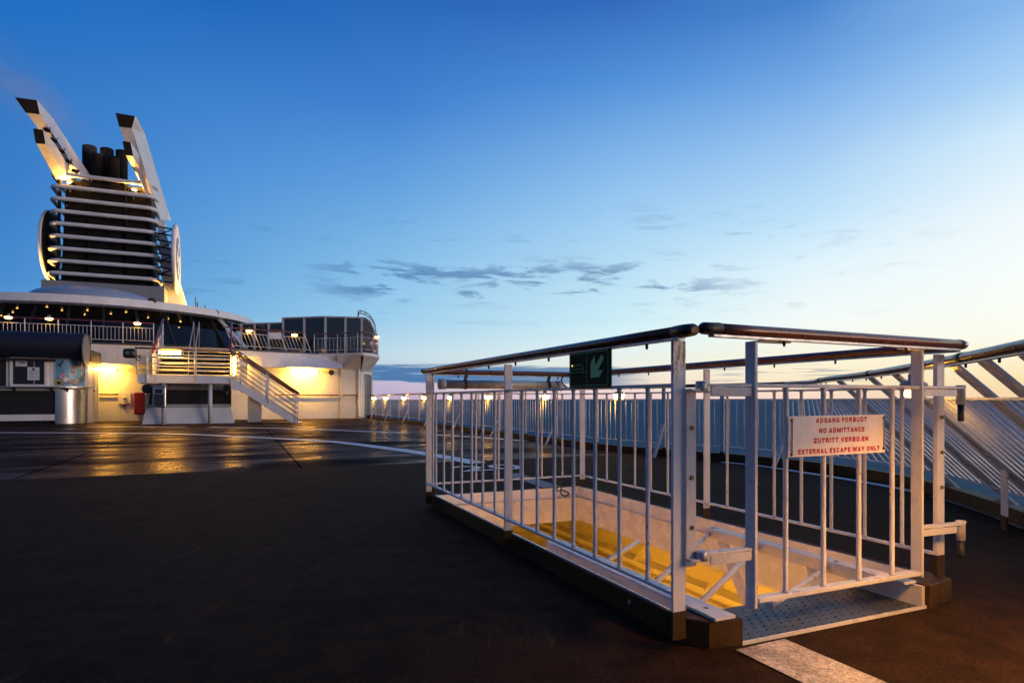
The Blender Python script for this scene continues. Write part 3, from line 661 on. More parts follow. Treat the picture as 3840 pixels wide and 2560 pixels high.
A, B, C_, D_ = (onU(x, y, SU) for x, y in ((2957, 1560.5), (3318.5, 1552.5), (3319.5, 1695), (2956, 1714.8)))
ax = (B - A); ay = (D_ - A)
M['signw'] = plain('cream_sign_plate', (.88, .80, .74), .5, var=.05, scale=35)
M['signr'] = plain('red_sign_lettering', (.48, .004, .004), .5, var=.04)
MB().prism([D_, C_, B, A], EU * .003).build('plate', M['signw'], sign, bevel=.0008)
for txt, yc, xc, wd in (('ADGANG FORBUDT', .118, .532, .535), ('NO ADMITTANCE', .375, .535, .476), ('ZUTRITT VERBO.EN', .622, .53, .57), ('EXTERNAL ESCAPE WAY ONLY', .880, .517, .852)):
    chh = .118
    put_caps(txt, 'lettering', M['signr'], A + ax * (xc - wd / 2) + ay * (yc + chh / 2) - EU * .0003, ax * wd, -ay * chh, -EU, sign)
for x, y in ((.03, .09), (.03, .93), (.985, .09), (.985, .90)):
    MB().lathe([(.0065, 0), (.0065, .003), (.004, .006)], A + ax * x + ay * y, -EU, 12).build('bolt', M['screw'], sign)
for x in (.03, .985): MB().tube([A + ax * x + ay * .12 - EU * .003, A + ax * x + ay * .9 - EU * .003], .0018, 6).build('wire', M['black'], sign)

GV = PV0 - .03
q0 = onV(2135, 1458, GV); q1 = onV(2286, 1455, GV); us0, us1 = q0.dot(EU), q1.dot(EU)
gs = thing('escape_sign', 'dark green sign with lifeboat and diagonal arrow hung under the handrail', 'sign', S((us0 + us1) / 2, GV, RM))
zb_, zt_ = .955, 1.118
M['gsign'] = plain('dark_green_sign', (.004, .034, .020), .6, var=.05, spec=.04); M['gline'] = plain('green_sign_marking', (.08, .62, .22), .5, var=.12, scale=60)
MB().prism([S(us0, GV, zb_), S(us1, GV, zb_), S(us1, GV, zt_), S(us0, GV, zt_)], EV * .012).build('plate', M['gsign'], gs, bevel=.0015)
def gp(s_, t_): return S(us0 + (us1 - us0) * s_, GV - .0012, zb_ + (zt_ - zb_) * t_)
def zoomp(x, y):
    s_ = (x - 430) / 1180; top = 390 - (x - 450) * .105; return gp(s_, 1 - (y - top) / (1395 - top))
mb = MB()
for a, b in (((.03, .05), (.97, .05)), ((.03, .95), (.97, .95)), ((.03, .05), (.03, .95)), ((.97, .05), (.97, .95)), ((.465, .05), (.465, .95))): mb.bar(gp(*a), gp(*b), EV, .0006, .0022)
mb.build('border', M['gline'], gs)
arrow = [(1215, 470), (1100, 680), (1090, 1125), (1335, 1110), (1440, 910), (1295, 905), (1465, 570), (1405, 445), (1222, 780)]
vs_ = [zoomp(*p) for p in arrow]
MB().add(vs_ , [(0, 1, 8), (1, 2, 5, 8), (2, 3, 4, 5), (5, 6, 7, 8)]).build('arrow', M['gline'], gs)
mb = MB(); boat = [(520, 950), (530, 850), (580, 770), (640, 742), (790, 738), (850, 790), (880, 860), (870, 950)]
for a, b in zip(boat, boat[1:]): mb.bar(zoomp(*a), zoomp(*b), EV, .0006, .0018)
mb.bar(zoomp(560, 865), zoomp(850, 855), EV, .0006, .0018)
for k in range(10): mb.bar(zoomp(445 + k * 51, 975 if k % 2 else 940), zoomp(445 + (k + 1) * 51, 940 if k % 2 else 975), EV, .0006, .0018)
mb.build('lifeboat', M['gline'], gs)
MB().lathe([(.004, 0), (.003, .001)], zoomp(532, 760), -EV, 10).build('lamp', glow('indicator_lit', (1, .6, .05), 3), gs)

# unlit tube lamp on the far end
tl = thing('tube_light', 'unlit clear tube lamp clamped under the far handrail of the hatch', 'lamp', S(PU1 - .06, 2.0, 1.04))
ta, tb = onU(1660, 1441, PU1 - .07), onU(2096, 1444, PU1 - .07)
tb.z = ta.z = (ta.z + tb.z) / 2
MB().tube([ta, tb], .036, 18).build('tube', plain('clear_lamp_tube', (.30, .29, .25), .12, var=.1, scale=4), tl)
d = (tb - ta)
MB().tube([ta + d * .27, ta + d * .78], .0366, 18, ).build('lens', plain('lamp_lens', (.42, .40, .33), .1, var=.1, scale=30), tl)
for f0, f1 in ((-.03, .02), (.975, 1.015)): MB().tube([ta + d * f0, ta + d * f1], .043, 18).build('end_cap', M['grey'], tl)
for f0 in (.17, .89):
    c = ta + d * f0; dn = d.normalized()
    MB().tube([c, c + dn * .025], .041, 18).build('clamp', M['black'], tl); MB().bar(c + EZ * .035 + dn * .012, c + EZ * .11 + dn * .03, d, .03, .006).build('bracket', M['black'], tl)
# cables
MB().tube([Vector(p) for p in catmull([tuple(q) for q in (tb + d * .01, tb + dn * .07 - EZ * .012, onU(2150, 1466, PU1 - .12), onU(2112, 1440, PU1 - .2), onU(2108, 1415, PU1 - .2), onU(2135, 1400, PU1 - .2))], 6)], .006, 8).build('cable', M['black'], tl)
cb = MB().tube([Vector(p) for p in catmull([tuple(onU(x, y, 4.95)) for x, y in ((2106, 1805), (2104, 1835), (2103, 1848), (2110, 1856), (2121, 1858), (2131, 1854), (2133, 1848), (2123, 1842), (2112, 1837), (2102, 1837), (2090, 1840), (2086, 1836), (2092, 1825), (2104, 1806))], 5)], .0065, 8).build('cable', M['black'])
tag(cb, 'looped black cable hanging over the far inner edge of the hatch', 'cable')

# ------------------------------------------------------------------ perimeter railing
def lean_at(s_):
    u = edge(s_)[0].dot(EU); x = min(1, max(0, (6.3 - u) / 2.3)); return x * x * (3 - 2 * x)
SMAX = arc_of_u(-.8)
def rp(s_, z, inset=.05, full=.97):
    p, t_, n_ = edge(s_); l = lean_at(s_); zz = (z - .15) / .97
    out = -.12 * l
    return p + n_ * (inset * (1 - l) + l * (out + full * zz)) + EZ * z
HZ, PT, PB = 1.112, .905, .215
s_split = arc_of_u(6.1)
rail = thing('deck_railing', 'long white upright railing with wooden top along the deck edge above the sea', 'railing', S(15, 5.9, 0))
stern = thing('stern_railing', 'white railing leaning inward with sloping bars round the stern at the right edge', 'railing', S(3.5, 5.8, 0))
def run(s0, s1, z, owner, name, m, wd, ht, ds=.25):
    n = max(2, int((s1 - s0) / ds)); P = [rp(s0 + (s1 - s0) * k / n, z) for k in range(n + 1)]
    return P
def sweep_flat(P, side, wd, ht, name, m, owner, bevel=0):
    A = []
    for i, p in enumerate(P):
        t_ = (P[min(i + 1, len(P) - 1)] - P[max(i - 1, 0)]).normalized(); a = t_.cross(EZ).normalized() * wd / 2; b = EZ * ht / 2
        A.append([p - a - b, p + a - b, p + a + b, p - a + b])
    mb = MB(); vs = [q for r in A for q in r]; fs = [(3, 2, 1, 0), tuple(4 * (len(A) - 1) + k for k in range(4))]
    for i in range(len(A) - 1):
        for k in range(4): l = (k + 1) % 4; fs.append((4 * i + k, 4 * i + l, 4 * i + 4 + l, 4 * i + 4 + k))
    return mb.add(vs, fs).build(name, M[m], owner)
post_u = [8.15 + 1.52 * k for k in range(15)]
post_s = sorted([arc_of_u(u) for u in post_u] + [arc_of_u(u) for u in (7.15, 6.1)])
def s_of_px(px): return min((abs(CX + F * rp(SMAX * k / 4000, HZ).x / max(.3, rp(SMAX * k / 4000, HZ).y) - px), SMAX * k / 4000) for k in range(int(4000 * s_split / SMAX), 4000))[1]
stern_s = [s_of_px(p) for p in (3135, 3250, 3340, 3554, 3662, 3815, 4300, 5200)]
stern_s = [q for q in stern_s if q > s_split + .2] + [arc_of_u(-.5)]
for owner, s0, s1 in ((rail, arc_of_u(31.5), s_split), (stern, s_split, SMAX)):
    P = run(s0, s1, HZ, owner, '', '', 0, 0, .3)
    MB().tube(P, .034, 12, sy=.7).build('handrail', M['wood'], owner)
    sweep_flat([p - EZ * .03 for p in P], None, .03, .008, 'rail_strip', 'galv', owner)
    for z in (PT, PB): sweep_flat([rp(s0 + (s1 - s0) * k / 140, z) for k in range(141)], None, .03, .014, 'panel_bar', 'white', owner)
    n = int((s1 - s0) / .45)
    for k in range(max(0, n - 44), n): MB().lathe([(.006, 0), (.006, -.02), (.004, -.024)], rp(s0 + (k + .5) * .45, HZ) - EZ * .03, n=6).build('drop_bolt', M['black'], owner)
for f in (arc_of_u(4.55), arc_of_u(2.95), arc_of_u(1.4)):
    MB().tube([rp(f - .05, HZ), rp(f, HZ), rp(f + .05, HZ)], [.0355, .037, .0355], 12, sy=.72).build('joint_sleeve', M['black'], stern)
for k, s_ in enumerate(post_s):
    p, t_, n_ = edge(s_); u = p.dot(EU)
    MB().bar(rp(s_, .14), rp(s_, HZ - .03), t_, .065, .016).build('post', M['white'], rail, bevel=0)
    MB().bar(rp(s_, .10), rp(s_, .145), t_, .066, .017).build('foot', M['brown'], rail)
    if k % 2 == 0:
        MB().bar(p + n_ * .30 + EZ * .0, p + n_ * .06 + EZ * .52, t_, .065, .012).build('brace', M['white'], rail)
for k_, s_ in enumerate(stern_s):
    p, t_, n_ = edge(s_)
    MB().bar(rp(s_, .02), rp(s_, HZ - .03), t_, .15, .014).build('stanchion', M['lit_white'], stern, bevel=.002)
    if k_ % 2: continue
    zz = .42; c = rp(s_, zz)
    MB().bar(Vector((c.x, c.y, .10)) , c + EZ * .0, t_, .085, .012).build('stub_post', M['white'], stern)
    MB().bar(Vector((c.x, c.y, .0)), Vector((c.x, c.y, .10)), t_, .086, .013).build('foot', M['brown'], stern)
# balusters: single bars, the far ones of the long run as one stuff part
r_b = .0072
bal_s = []
allp = sorted(post_s + [arc_of_u(31.0)])
for a, b in zip(allp, allp[1:]):
    n = max(4, round((b - a) / .125))
    for k in range(1, n): bal_s.append(a + (b - a) * k / n)
bal_s.sort(reverse=True)
for s_ in bal_s[:100]: MB().tube([rp(s_, PB), rp(s_, PT)], r_b, 8).build('baluster', M['white'], rail)
mb = MB()
for s_ in bal_s[100:]: mb.tube([rp(s_, PB), rp(s_, PT)], r_b, 5)
struct(mb.build('baluster', M['white'], rail), 'stuff')
allp = [s_split] + stern_s + [SMAX]
for a, b in zip(allp, allp[1:]):
    n = max(3, round((b - a) / .115))
    for k in range(1, n): MB().tube([rp(a + (b - a) * k / n, PB), rp(a + (b - a) * k / n, PT)], .0125, 8).build('baluster', M['lit_white'], stern)

# ------------------------------------------------------------------ bulkhead lamps under handrails
def make_lamp(gm='lamp'):
    r = thing('rail_lamp', '', 'lamp', (0, 0, 0), 'small lit lamps under handrails')
    MB().lathe([(.03, .085), (.03, .045), (.055, .035), (.075, .02), (.078, 0)], (0, 0, 0), n=16).build('lamp_cap', M['grey'], r)
    MB().lathe([(.074, 0), (.076, -.02), (.068, -.05), (.045, -.072), (.01, -.08)], (0, 0, 0), n=16).build('lamp_globe', M[gm], r)
    MB().bar((0, 0, .08), (0, 0, .13), (1, 0, 0), .05, .02).build('bracket', M['galv'], r)
    return r
lamp0 = make_lamp(); used = [0]
lamp1 = make_lamp('uplamp'); first_use = {lamp0.name: True, lamp1.name: True}
def lamp(loc, label, scale=1.0, src=None):
    src = src or lamp0
    if first_use[src.name]: r = src; first_use[src.name] = False
    else:
        r = src.copy(); COL.objects.link(r)
        for ch in src.children:
            c = ch.copy(); COL.objects.link(c); c.parent = r
    r.location = loc; r.scale = scale if isinstance(scale, tuple) else (scale * 1.15, scale * 1.15, scale); r['label'] = label; return r
def rail_lamp_at(px, z, label, sc=1.0, inset=.10, src=None):
    best = None
    for k in range(3000):
        s_ = SMAX * k / 3000; p = rp(s_, HZ); x = CX + F * p.x / p.y if p.y > .3 else -9e9
        if best is None or abs(x - px) < best[0]: best = (abs(x - px), s_)
    p = rp(best[1], HZ) ; p.z = z
    lamp(p, label, sc, src); return best[1]
rail_names = ['seventh lit lamp along the deck railing, between the tall far tower and the hatch', 'x']
LL = [(1402, 'lit rail lamp nearest the tower doorway on the deck railing'), (1447, 'second lit rail lamp out from the tower doorway on the deck railing'),
      (1515, 'third lit rail lamp from the tower doorway on the deck railing'), (1591, 'lit rail lamp just left of the hatch corner post'),
      (1690, 'lit rail lamp seen under the left end of the unlit tube lamp'), (1831, 'lit rail lamp seen under the middle of the unlit tube lamp'),
      (2043, 'lit rail lamp seen under the right end of the unlit tube lamp'), (2322, 'lit rail lamp seen just right of the green sign')]
for px, lb in LL: rail_lamp_at(px, .995, lb, 1.05)
rail_lamp_at(3425, .985, 'lit rail lamp on the leaning stern railing behind the gate', .9, .10, lamp1)
pst = rp(arc_of_u(.75), HZ); pst.z = .985
lamp0_unused = None

# ================================================================== superstructure
def arcpts(cu, cv, r, a0, a1, n, z):      # angle 0 = aft (-u), positive towards starboard (+v)
    return [S(cu - r * cos(radians(a0 + (a1 - a0) * k / n)), cv + r * sin(radians(a0 + (a1 - a0) * k / n)), z) for k in range(n + 1)]
UW = 30.9
dh = thing('deckhouse', 'white ship deckhouse with overhanging curved upper band and stair in front', 'deckhouse', S(31, -5, 0))
MB().ubox(UW, 33.5, -22, 4.44, 0, 3.0).build('wall', M['wall'], dh)
MB().prism([S(30.80, 4.44, 0), S(30.80, 5.40, 0), S(33.0, 6.30, 0), S(34.5, 6.30, 0), S(34.5, 4.44, 0)], (0, 0, 3.1)).build('tower', M['wall'], dh)
# curved upper band: bottom edge overhangs the wall, top edge bows aft amidships
VB = [-22, -19, -16, -13, -11, -9, -7, -5.5, -4.5, -3, -1.5, 0.36, 2, 3.3, 4.48]
def lerp_table(P, v):
    for (a, b), (c, d) in zip(P, P[1:]):
        if a <= v <= c: return b + (d - b) * (v - a) / (c - a)
    return P[-1][1]
def utop(v): return lerp_table([(-22, 31.0), (-6.2, 30.3), (-3.5, 30.35), (0.0, 30.4), (3.2, 31.2), (4.48, 31.4)], v)
def ztop(v): return lerp_table([(-22, 3.1), (-12, 3.24), (-3.5, 3.22), (0.0, 3.14), (4.48, 3.09)], v)
VF = [VB[0] + (VB[-1] - VB[0]) * k / 40 for k in range(41)]
mb = MB()
bot = [S(30.2, v, 2.37) for v in VF]; top = [S(utop(v), v, ztop(v)) for v in VF]
mb.strip(bot, top, True); mb.strip([S(34, v, 3.06) for v in VF], top); mb.strip([S(UW + .1, v, 2.37) for v in VF], bot)
mb.build('bulwark', M['wall'], dh)
MB().strip([S(utop(v) - .03, v, ztop(v) - .05) for v in VF], [S(utop(v) - .03, v, ztop(v) + .03) for v in VF]).build('deck_edge', plain('dark_blue_edge', (.03, .04, .07), .6), dh, solid=.02)
# balcony of the tower with its tapered flare underneath
BAL = [(31.35, 3.22), (30.6, 4.25), (29.7, 5.12), (29.75, 5.55), (30.3, 5.97), (31.3, 6.40), (33, 6.6)]
bal = catmull(BAL, 5)
mb = MB(); top = [S(u, v, 3.10) for u, v in bal]; low = [S(u, v, 2.96) for u, v in bal]
mb.strip(low, top, True)
mb.add(top + [S(33, 3.2, 3.10)], [tuple(range(len(top) + 1))]); mb.add(low + [S(33, 3.2, 2.96)], [tuple(range(len(low) + 1))])
mb.build('balcony_floor', M['wall'], dh)
mb = MB(); fl = bal[12:]; A_ = [S(u, v, 2.96) for u, v in fl]; B_ = [S(30.85 + (33.2 - 30.85) * k / (len(fl) - 1), 5.42 + .92 * k / (len(fl) - 1), 2.25) for k in range(len(fl))]
mb.strip(B_, A_, True); mb.add([S(30.7, 5.37, 2.25)] + B_, [tuple(range(len(B_) + 1))])
mb.build('balcony_flare', M['wall'], dh)
mb = MB(); mb.add([S(30.79, 4.44, 2.37), S(30.79, 5.40, 2.25), S(29.72, 5.2, 2.96), S(30.6, 4.25, 2.96), S(30.79, 4.20, 2.96)], [(0, 1, 2, 3), (0, 3, 4)]); mb.build('balcony_flare', M['wall'], dh)
# tower doorway on the chamfered corner
def cham(q, z): a, b = S(30.80, 5.40), S(33.0, 6.30); n = Vector((b - a).cross(EZ)).normalized(); return a.lerp(b, q) + n * .02 + EZ * z
dr = MB().add([cham(.22, .06), cham(.98, .06), cham(.98, 2.2), cham(.22, 2.2)], [(0, 1, 2, 3)]).build('doorway', plain('dark_grey_door', (.022, .024, .028), .4), dh, solid=.02)
MB().add([cham(.24, .1) , cham(.50, .1), cham(.50, 2.16), cham(.24, 2.16)], [(0, 1, 2, 3)]).build('door', plain('grey_green_door', (.10, .11, .10), .4), dh, solid=.06)
for a, b in ((cham(.18, .0), cham(.18, 2.25)), (cham(1.0, .0), cham(1.0, 2.25)), (cham(.18, 2.23), cham(1.0, 2.23)), (cham(.18, .03), cham(1.0, .03))):
    MB().bar(a, b, EU, .10, .10).build('door_frame', M['wall'], dh)
pp = [S(30.7, 4.92, 2.93), S(30.68, 5.02, 2.86), S(30.70, 5.24, 2.70), S(30.72, 5.28, 2.55), S(30.72, 5.28, .3), S(30.70, 5.30, .15), S(30.62, 5.34, .08)]
MB().tube([Vector(p) for p in catmull([tuple(q) for q in pp], 4)], .055, 10).build('downpipe', M['wall'], dh)
for x0, x1, u in ((369, 444, UW - .08), (1030, 1270, UW - .08), (1284, 1343, 30.72)):
    a, b = onU(x0, 1477, u), onU(x1, 1479, u); a.z = b.z = 1.12
    h_ = MB().tube([a, b], .028, 8).build('handrail', M['wood'], dh)
    mb = MB()
    for f in (.12, .88): p = a.lerp(b, f); mb.tube([p, p - EZ * .09, p - EZ * .10 + EU * .09], .012, 6)
    k_ = mb.build('rail_bracket', M['galv'], dh); k_.parent = h_; k_.location = (0, 0, 0)
# fittings on the wall
hyd = thing('hydrant_panel', 'white square panel with round valve on the lit wall', 'panel', onU(468, 1492, UW - .03))
c = onU(468, 1492, UW - .02)
def wallbox(c, wv, hz, d, name, m, owner=None, bevel=0): return MB().ubox(c.dot(EU) - d, c.dot(EU), c.dot(EV) - wv / 2, c.dot(EV) + wv / 2, c.z - hz / 2, c.z + hz / 2).build(name, m, owner, bevel=bevel)
wallbox(c, .46, .48, .05, 'panel', M['wall'], hyd, .01); MB().lathe([(.065, 0), (.06, .04), (.02, .07)], c - EU * .05, -EU, 16).build('valve', M['galv'], hyd)
c = onU(468, 1519, UW - .01); MB().lathe([(.07, 0), (.07, .06), (.04, .07)], c, -EU, 14).build('outlet', M['darkred'], hyd)
c = onU(525, 1512, UW - .02); hb = wallbox(c, .38, .92, .28, 'fire_box', M['red'], None, .04); tag(hb, 'red rounded fire hose box on the lit wall beside the stair landing', 'fire box')
def tube_lamp(a, b, label, owner_name='fluorescent_lamp', r=.04, back=EU, tm='tube'):
    t_ = thing(owner_name, label, 'lamp', (a + b) / 2)
    d = (b - a).normalized(); MB().tube([a, b], r, 12).build('tube', M[tm], t_)
    for p, s_ in ((a, -1), (b, 1)):
        MB().tube([p, p + d * s_ * .10], r * 1.1, 10).build('end_cap', M['grey'], t_)
        MB().bar(p + d * s_ * .08, p + d * s_ * .08 + back * .40, EZ, .03, .02).build('bracket', M['grey'], t_)
    return t_
a, b = onU(364, 1386, UW - .48), onU(434, 1387, UW - .48); a.z = b.z; tube_lamp(a, b, 'lit yellow tube lamp on the wall between the kiosk and the stair landing')
a, b = onU(1090, 1391, UW - .48), onU(1190, 1392, UW - .48); a.z = b.z; tube_lamp(a, b, 'lit yellow tube lamp on the wall right of the stair')
def horn(c, axis, label, r=.16, l=.30, name='loudspeaker'):
    t_ = thing(name, label, 'loudspeaker', c); axis = Vector(axis).normalized()
    MB().lathe([(r, 0), (r * .98, .02), (r * .75, .06), (r * .3, .10)], c, -axis, 16).build('horn', M['black'], t_)
    MB().lathe([(r * .55, .08), (r * .5, l), (r * .3, l + .03)], c, -axis, 12).build('driver', M['grey'], t_)
    MB().tube([c - axis * .2, c - axis * .2 - EZ * .2, c - axis * .32 - EZ * .28], .018, 6).build('bracket', M['galv'], t_); return t_
c = onU(1243, 1396, UW - .2); horn(c, -EU, 'small round loudspeaker on the wall under the tower balcony', .13, .16)

# upper railings
def up_rail(name, label, path, hgt, n_post, n_bal, loc, hand='wood', lean=0.0, posts=None, r=.03):
    t_ = thing(name, label, 'railing', loc)
    L = [0.0]
    for a, b in zip(path, path[1:]): L.append(L[-1] + (b - a).length)
    def at(q):
        q *= L[-1]
        for i in range(len(L) - 1):
            if q <= L[i + 1] + 1e-9:
                return path[i].lerp(path[i + 1], (q - L[i]) / (L[i + 1] - L[i])), (path[i + 1] - path[i]).normalized()
        return path[-1], (path[-1] - path[-2]).normalized()
    def top(q, z):
        p, d = at(q); return p + EZ * z - d * (lean * z)
    MB().tube([top(k / 60, hgt) for k in range(61)], r, 8).build('handrail', M[hand], t_)
    for z in (.16, hgt - .22): MB().tube([top(k / 60, z) for k in range(61)], .012, 6).build('bar', M['white'], t_)
    for k in range(n_post + 1): MB().tube([top(k / n_post, 0), top(k / n_post, hgt)], .021, 6).build('post', M['white'], t_)
    m_ = n_post * n_bal
    for k in range(m_):
        if k % n_bal: MB().tube([top(k / m_, .16), top(k / m_, hgt - .22)], .0085, 5).build('baluster', M['white'], t_)
    return t_
def band_path(v0, v1, n, du=.12): return [S(utop(v0 + (v1 - v0) * k / n) + du, v0 + (v1 - v0) * k / n, ztop(v0 + (v1 - v0) * k / n)) for k in range(n + 1)]
up_rail('upper_railing', 'white barred railing on the upper deck above the kiosk, before the lit lounge', band_path(-14.5, -3.35, 12), .92, 10, 8, S(28, -7, 3.09), 'darkred')
up_rail('upper_railing', 'upper deck railing with slanted bars left of the tower balcony', band_path(-.22, 3.15, 8), .95, 3, 7, S(31, 2, 3.09), 'wood', .38)
up_rail('balcony_railing', 'curved railing with upright bars round the tower balcony', [S(u, v, 3.1) for u, v in catmull([(31.3, 3.28), (30.65, 4.30), (29.78, 5.12), (29.83, 5.50), (30.35, 5.90), (31.3, 6.32), (32.6, 6.5)], 5)], .95, 5, 6, S(30.5, 6, 3.1))
for px, py, u, lb in ((31, 1192, 30.5, 'lit lamp on the upper railing at the left picture edge'), (184, 1197, 30.4, 'lit lamp on the upper railing above the kiosk awning'), (515, 1215, 30.4, 'lit lamp on the upper railing left of the stair landing'),
                      (934, 1243, 30.5, 'lit lamp on the slanted upper railing, just right of the stair'), (1104.6, 1258, 31.1, 'lit lamp on the slanted upper railing before the glass screen'), (1412, 1266, 31.2, 'lit lamp on the tower balcony railing at its outer end')):
    lamp(onU(px, py - 4, u), lb, (1.7, 1.7, 1.0), lamp1)
# life buoy on the balcony
lb_ = thing('life_buoy', 'red and white life buoy hung inside the tower balcony railing', 'life buoy', onU(1402, 1292, 31.3))
c = onU(1402, 1290, 31.2); R3 = .36
for k in range(4):
    pts = [c + EV * (R3 * cos(q)) * .55 + EU * (R3 * cos(q)) * .6 + EZ * (R3 * sin(q)) for q in [k * pi / 2 + .3 + j * (pi / 2 - .6) / 6 for j in range(7)]]
    MB().tube(pts, .075, 10).build('ring_segment', M['red'], lb_)
    q = k * pi / 2; pts = [c + EV * (R3 * cos(x)) * .55 + EU * (R3 * cos(x)) * .6 + EZ * (R3 * sin(x)) for x in (q - .3, q, q + .3)]
    MB().tube(pts, .078, 10).build('band', M['white'], lb_)

# glass wind screen on the upper deck
ws = thing('glass_screen', 'grey framed glass wind screen with a curved end on the upper deck', 'wind screen', S(34, 3.5, 3.09))
G0 = [onU(905, 1209, 36.4), onU(955, 1209, 36.0), onU(1008, 1206, 35.5), onU(1061, 1204, 35.05)]
G1 = [onU(1061, 1190.5, 35.0), onU(1141, 1188, 34.25), onU(1220, 1185, 33.5), onU(1295, 1187, 33.3), onU(1356, 1190, 33.2)]
def panels(G, zt):
    for p in G: p.z = zt
    for a, b in zip(G, G[1:]):
        a0, b0 = Vector((a.x, a.y, 3.09)), Vector((b.x, b.y, 3.09))
        MB().add([a0, b0, b, a], [(0, 1, 2, 3)]).build('pane', M['screen'], ws, solid=.02)
        MB().bar(a, b, EZ, .08, .08).build('top_frame', M['grey'], ws)
    for p in G: MB().bar(Vector((p.x, p.y, 3.09)), p + EZ * .03, EV, .12, .12).build('mullion', M['grey'], ws)
panels(G0, 4.93); panels(G1, 5.17)
# curved quarter end
e0 = Vector((G1[-1].x, G1[-1].y, 3.09)); dirv = (onU(1411, 1260, 33.2) - Vector((G1[-1].x, G1[-1].y, onU(1411, 1260, 33.2).z))); dirv.z = 0; ln = dirv.length; dirv.normalize()
prof = [(0, 2.08), (.30, 2.05), (.55, 1.90), (.80, 1.50), (.94, 1.0), (1.0, .4), (1.0, 0)]
pts = [e0 + dirv * ln * x + EZ * z for x, z in prof]
MB().add([e0] + pts, [tuple(range(len(pts) + 1))]).build('pane', M['screen'], ws, solid=.02)
MB().tube(pts, .06, 8).build('curved_frame', M['grey'], ws)
hp = thing('window_washer_track', 'curved twin rail hoop rising over the end of the glass screen', 'hoop', e0)
hpts = [onU(x, y, 33.1) for x, y in ((1343, 1192), (1346, 1173), (1352, 1172), (1370, 1177), (1388, 1190), (1400, 1207), (1408, 1228), (1411, 1255))]
for o_ in (Vector((0, 0, 0)), EU * .1 + EZ * .16): MB().tube([p + o_ - EZ * .04 for p in [Vector(q) for q in catmull([tuple(q) for q in hpts], 3)]], .028, 6).build('track', M['grey'], hp)
for p in hpts[1:-1]: MB().tube([p - EZ * .04, p + EU * .1 + EZ * .12], .02, 5).build('rung', M['grey'], hp)
# things standing before the screen
mb = thing('stacked_chairs', 'dark stack of deck chairs by the glass screen', 'chairs', onU(1040, 1300, 33.5)); c = onU(1038, 1300, 33.4); c.z = 3.09
for k in range(5):
    o_ = EU * (.05 * k) + EZ * (.12 * k)
    MB().box8([c + o_ + EV * a + EU * b + EZ * z for z in (.40, .45) for a, b in ((-.3, -.25), (.3, -.25), (.3, .25), (-.3, .25))]).build('seat', M['black'], mb)
    MB().box8([c + o_ + EV * a + EU * (b + z * .15) + EZ * z for z in (.45, .95) for a, b in ((-.3, .22), (.3, .22), (.3, .26), (-.3, .26))]).build('backrest', M['black'], mb)
for a, b in ((-.28, -.23), (.28, -.23), (-.28, .25), (.28, .25)): MB().tube([c + EV * a + EU * b, c + EV * a + EU * b + EZ * .42], .02, 6).build('leg', M['black'], mb)
c = onU(1032, 1254, 33.2); nbx = MB().ubox(33.2, 33.25, c.dot(EV) - .30, c.dot(EV) + .30, c.z - .22, c.z + .10).build('notice_board', M['paper']); tag(nbx, 'small white board standing before the glass screen', 'board')

# ------------------------------------------------------------------ round lounge
LU, LV, LR = 41.1, -7.0, 7.9
lo = thing('lounge', 'round lounge with slanted dark windows under a white curved roof rim', 'lounge', S(LU, LV, 3.09))
A0, A1, NA = -100, 100, 80
def ring(r, z): return arcpts(LU, LV, r, A0, A1, NA, z)
mb = MB(); mb.strip(ring(LR, 5.20), ring(LR - .10, 5.56), True); mb.strip(ring(LR - .10, 5.56), ring(LR - 1.6, 5.72), True); mb.strip(ring(LR - .6, 5.16), ring(LR, 5.20), True); mb.strip(ring(LR - 1.6, 5.72), ring(.3, 6.15), True)
mb.build('roof', M['wall'], lo)
mb = MB(); mb.lathe([(3.1, 5.6), (3.0, 5.95), (2.5, 6.3), (1.7, 6.55), (.8, 6.66), (.05, 6.7)], S(38.6, -7.0, 0), n=40); mb.build('dome', plain('blue_grey_dome', (.30, .34, .40), .3, var=.05), lo)
RTOP, RBOT = 7.25, 8.55
MB().strip(ring(RBOT, 3.12), ring(RTOP, 5.17), True).build('window', M['glass'], lo)
for k in range(21):
    a_ = A0 + (A1 - A0) * k / 20
    p0, p1 = arcpts(LU, LV, RBOT + .02, a_, a_ + 1, 1, 3.12)[0], arcpts(LU, LV, RTOP + .02, a_, a_ + 1, 1, 5.17)[0]
    MB().bar(p0, p1, (p1 - p0).cross(p0 - S(LU, LV, 0)), .11, .05).build('mullion', M['dark'], lo)
mb = MB(); mb.strip(ring(RBOT + .02, 3.09), ring(RBOT + .02, 3.30), True); mb.build('sill', M['dark'], lo)
MB().strip([S(39.6, -15.5, 3.1), S(39.6, -2.6, 3.1)] + arcpts(LU, LV, RBOT - 1.1, 52, 100, 20, 3.1), [S(39.6, -15.5, 5.16), S(39.6, -2.6, 5.16)] + arcpts(LU, LV, RTOP - .5, 52, 100, 20, 5.16)).build('inner_wall', plain('lounge_inner_wall', (.022, .013, .008), .7), lo)
MB().strip(ring(RTOP, 5.155), ring(.5, 5.155)).build('ceiling', plain('lounge_ceiling', (.04, .026, .016), .3), lo)
MB().strip(ring(RBOT, 3.11), ring(.5, 3.11)).build('inner_floor', plain('lounge_floor', (.03, .02, .015), .5), lo)
pa, pb_ = onU(819, 1195, 36.9), onU(924, 1307, 34.9); MB().bar(pa, pb_, EV, .18, .12).build('raking_pillar', M['wall'], lo)
dls = [(40, 240), (168, 275), (460, 262), (607, 296), (857, 296), (1087, 330), (1235, 314), (1452, 367), (1770, 408), (830, 338), (12, 345), (125, 315)]
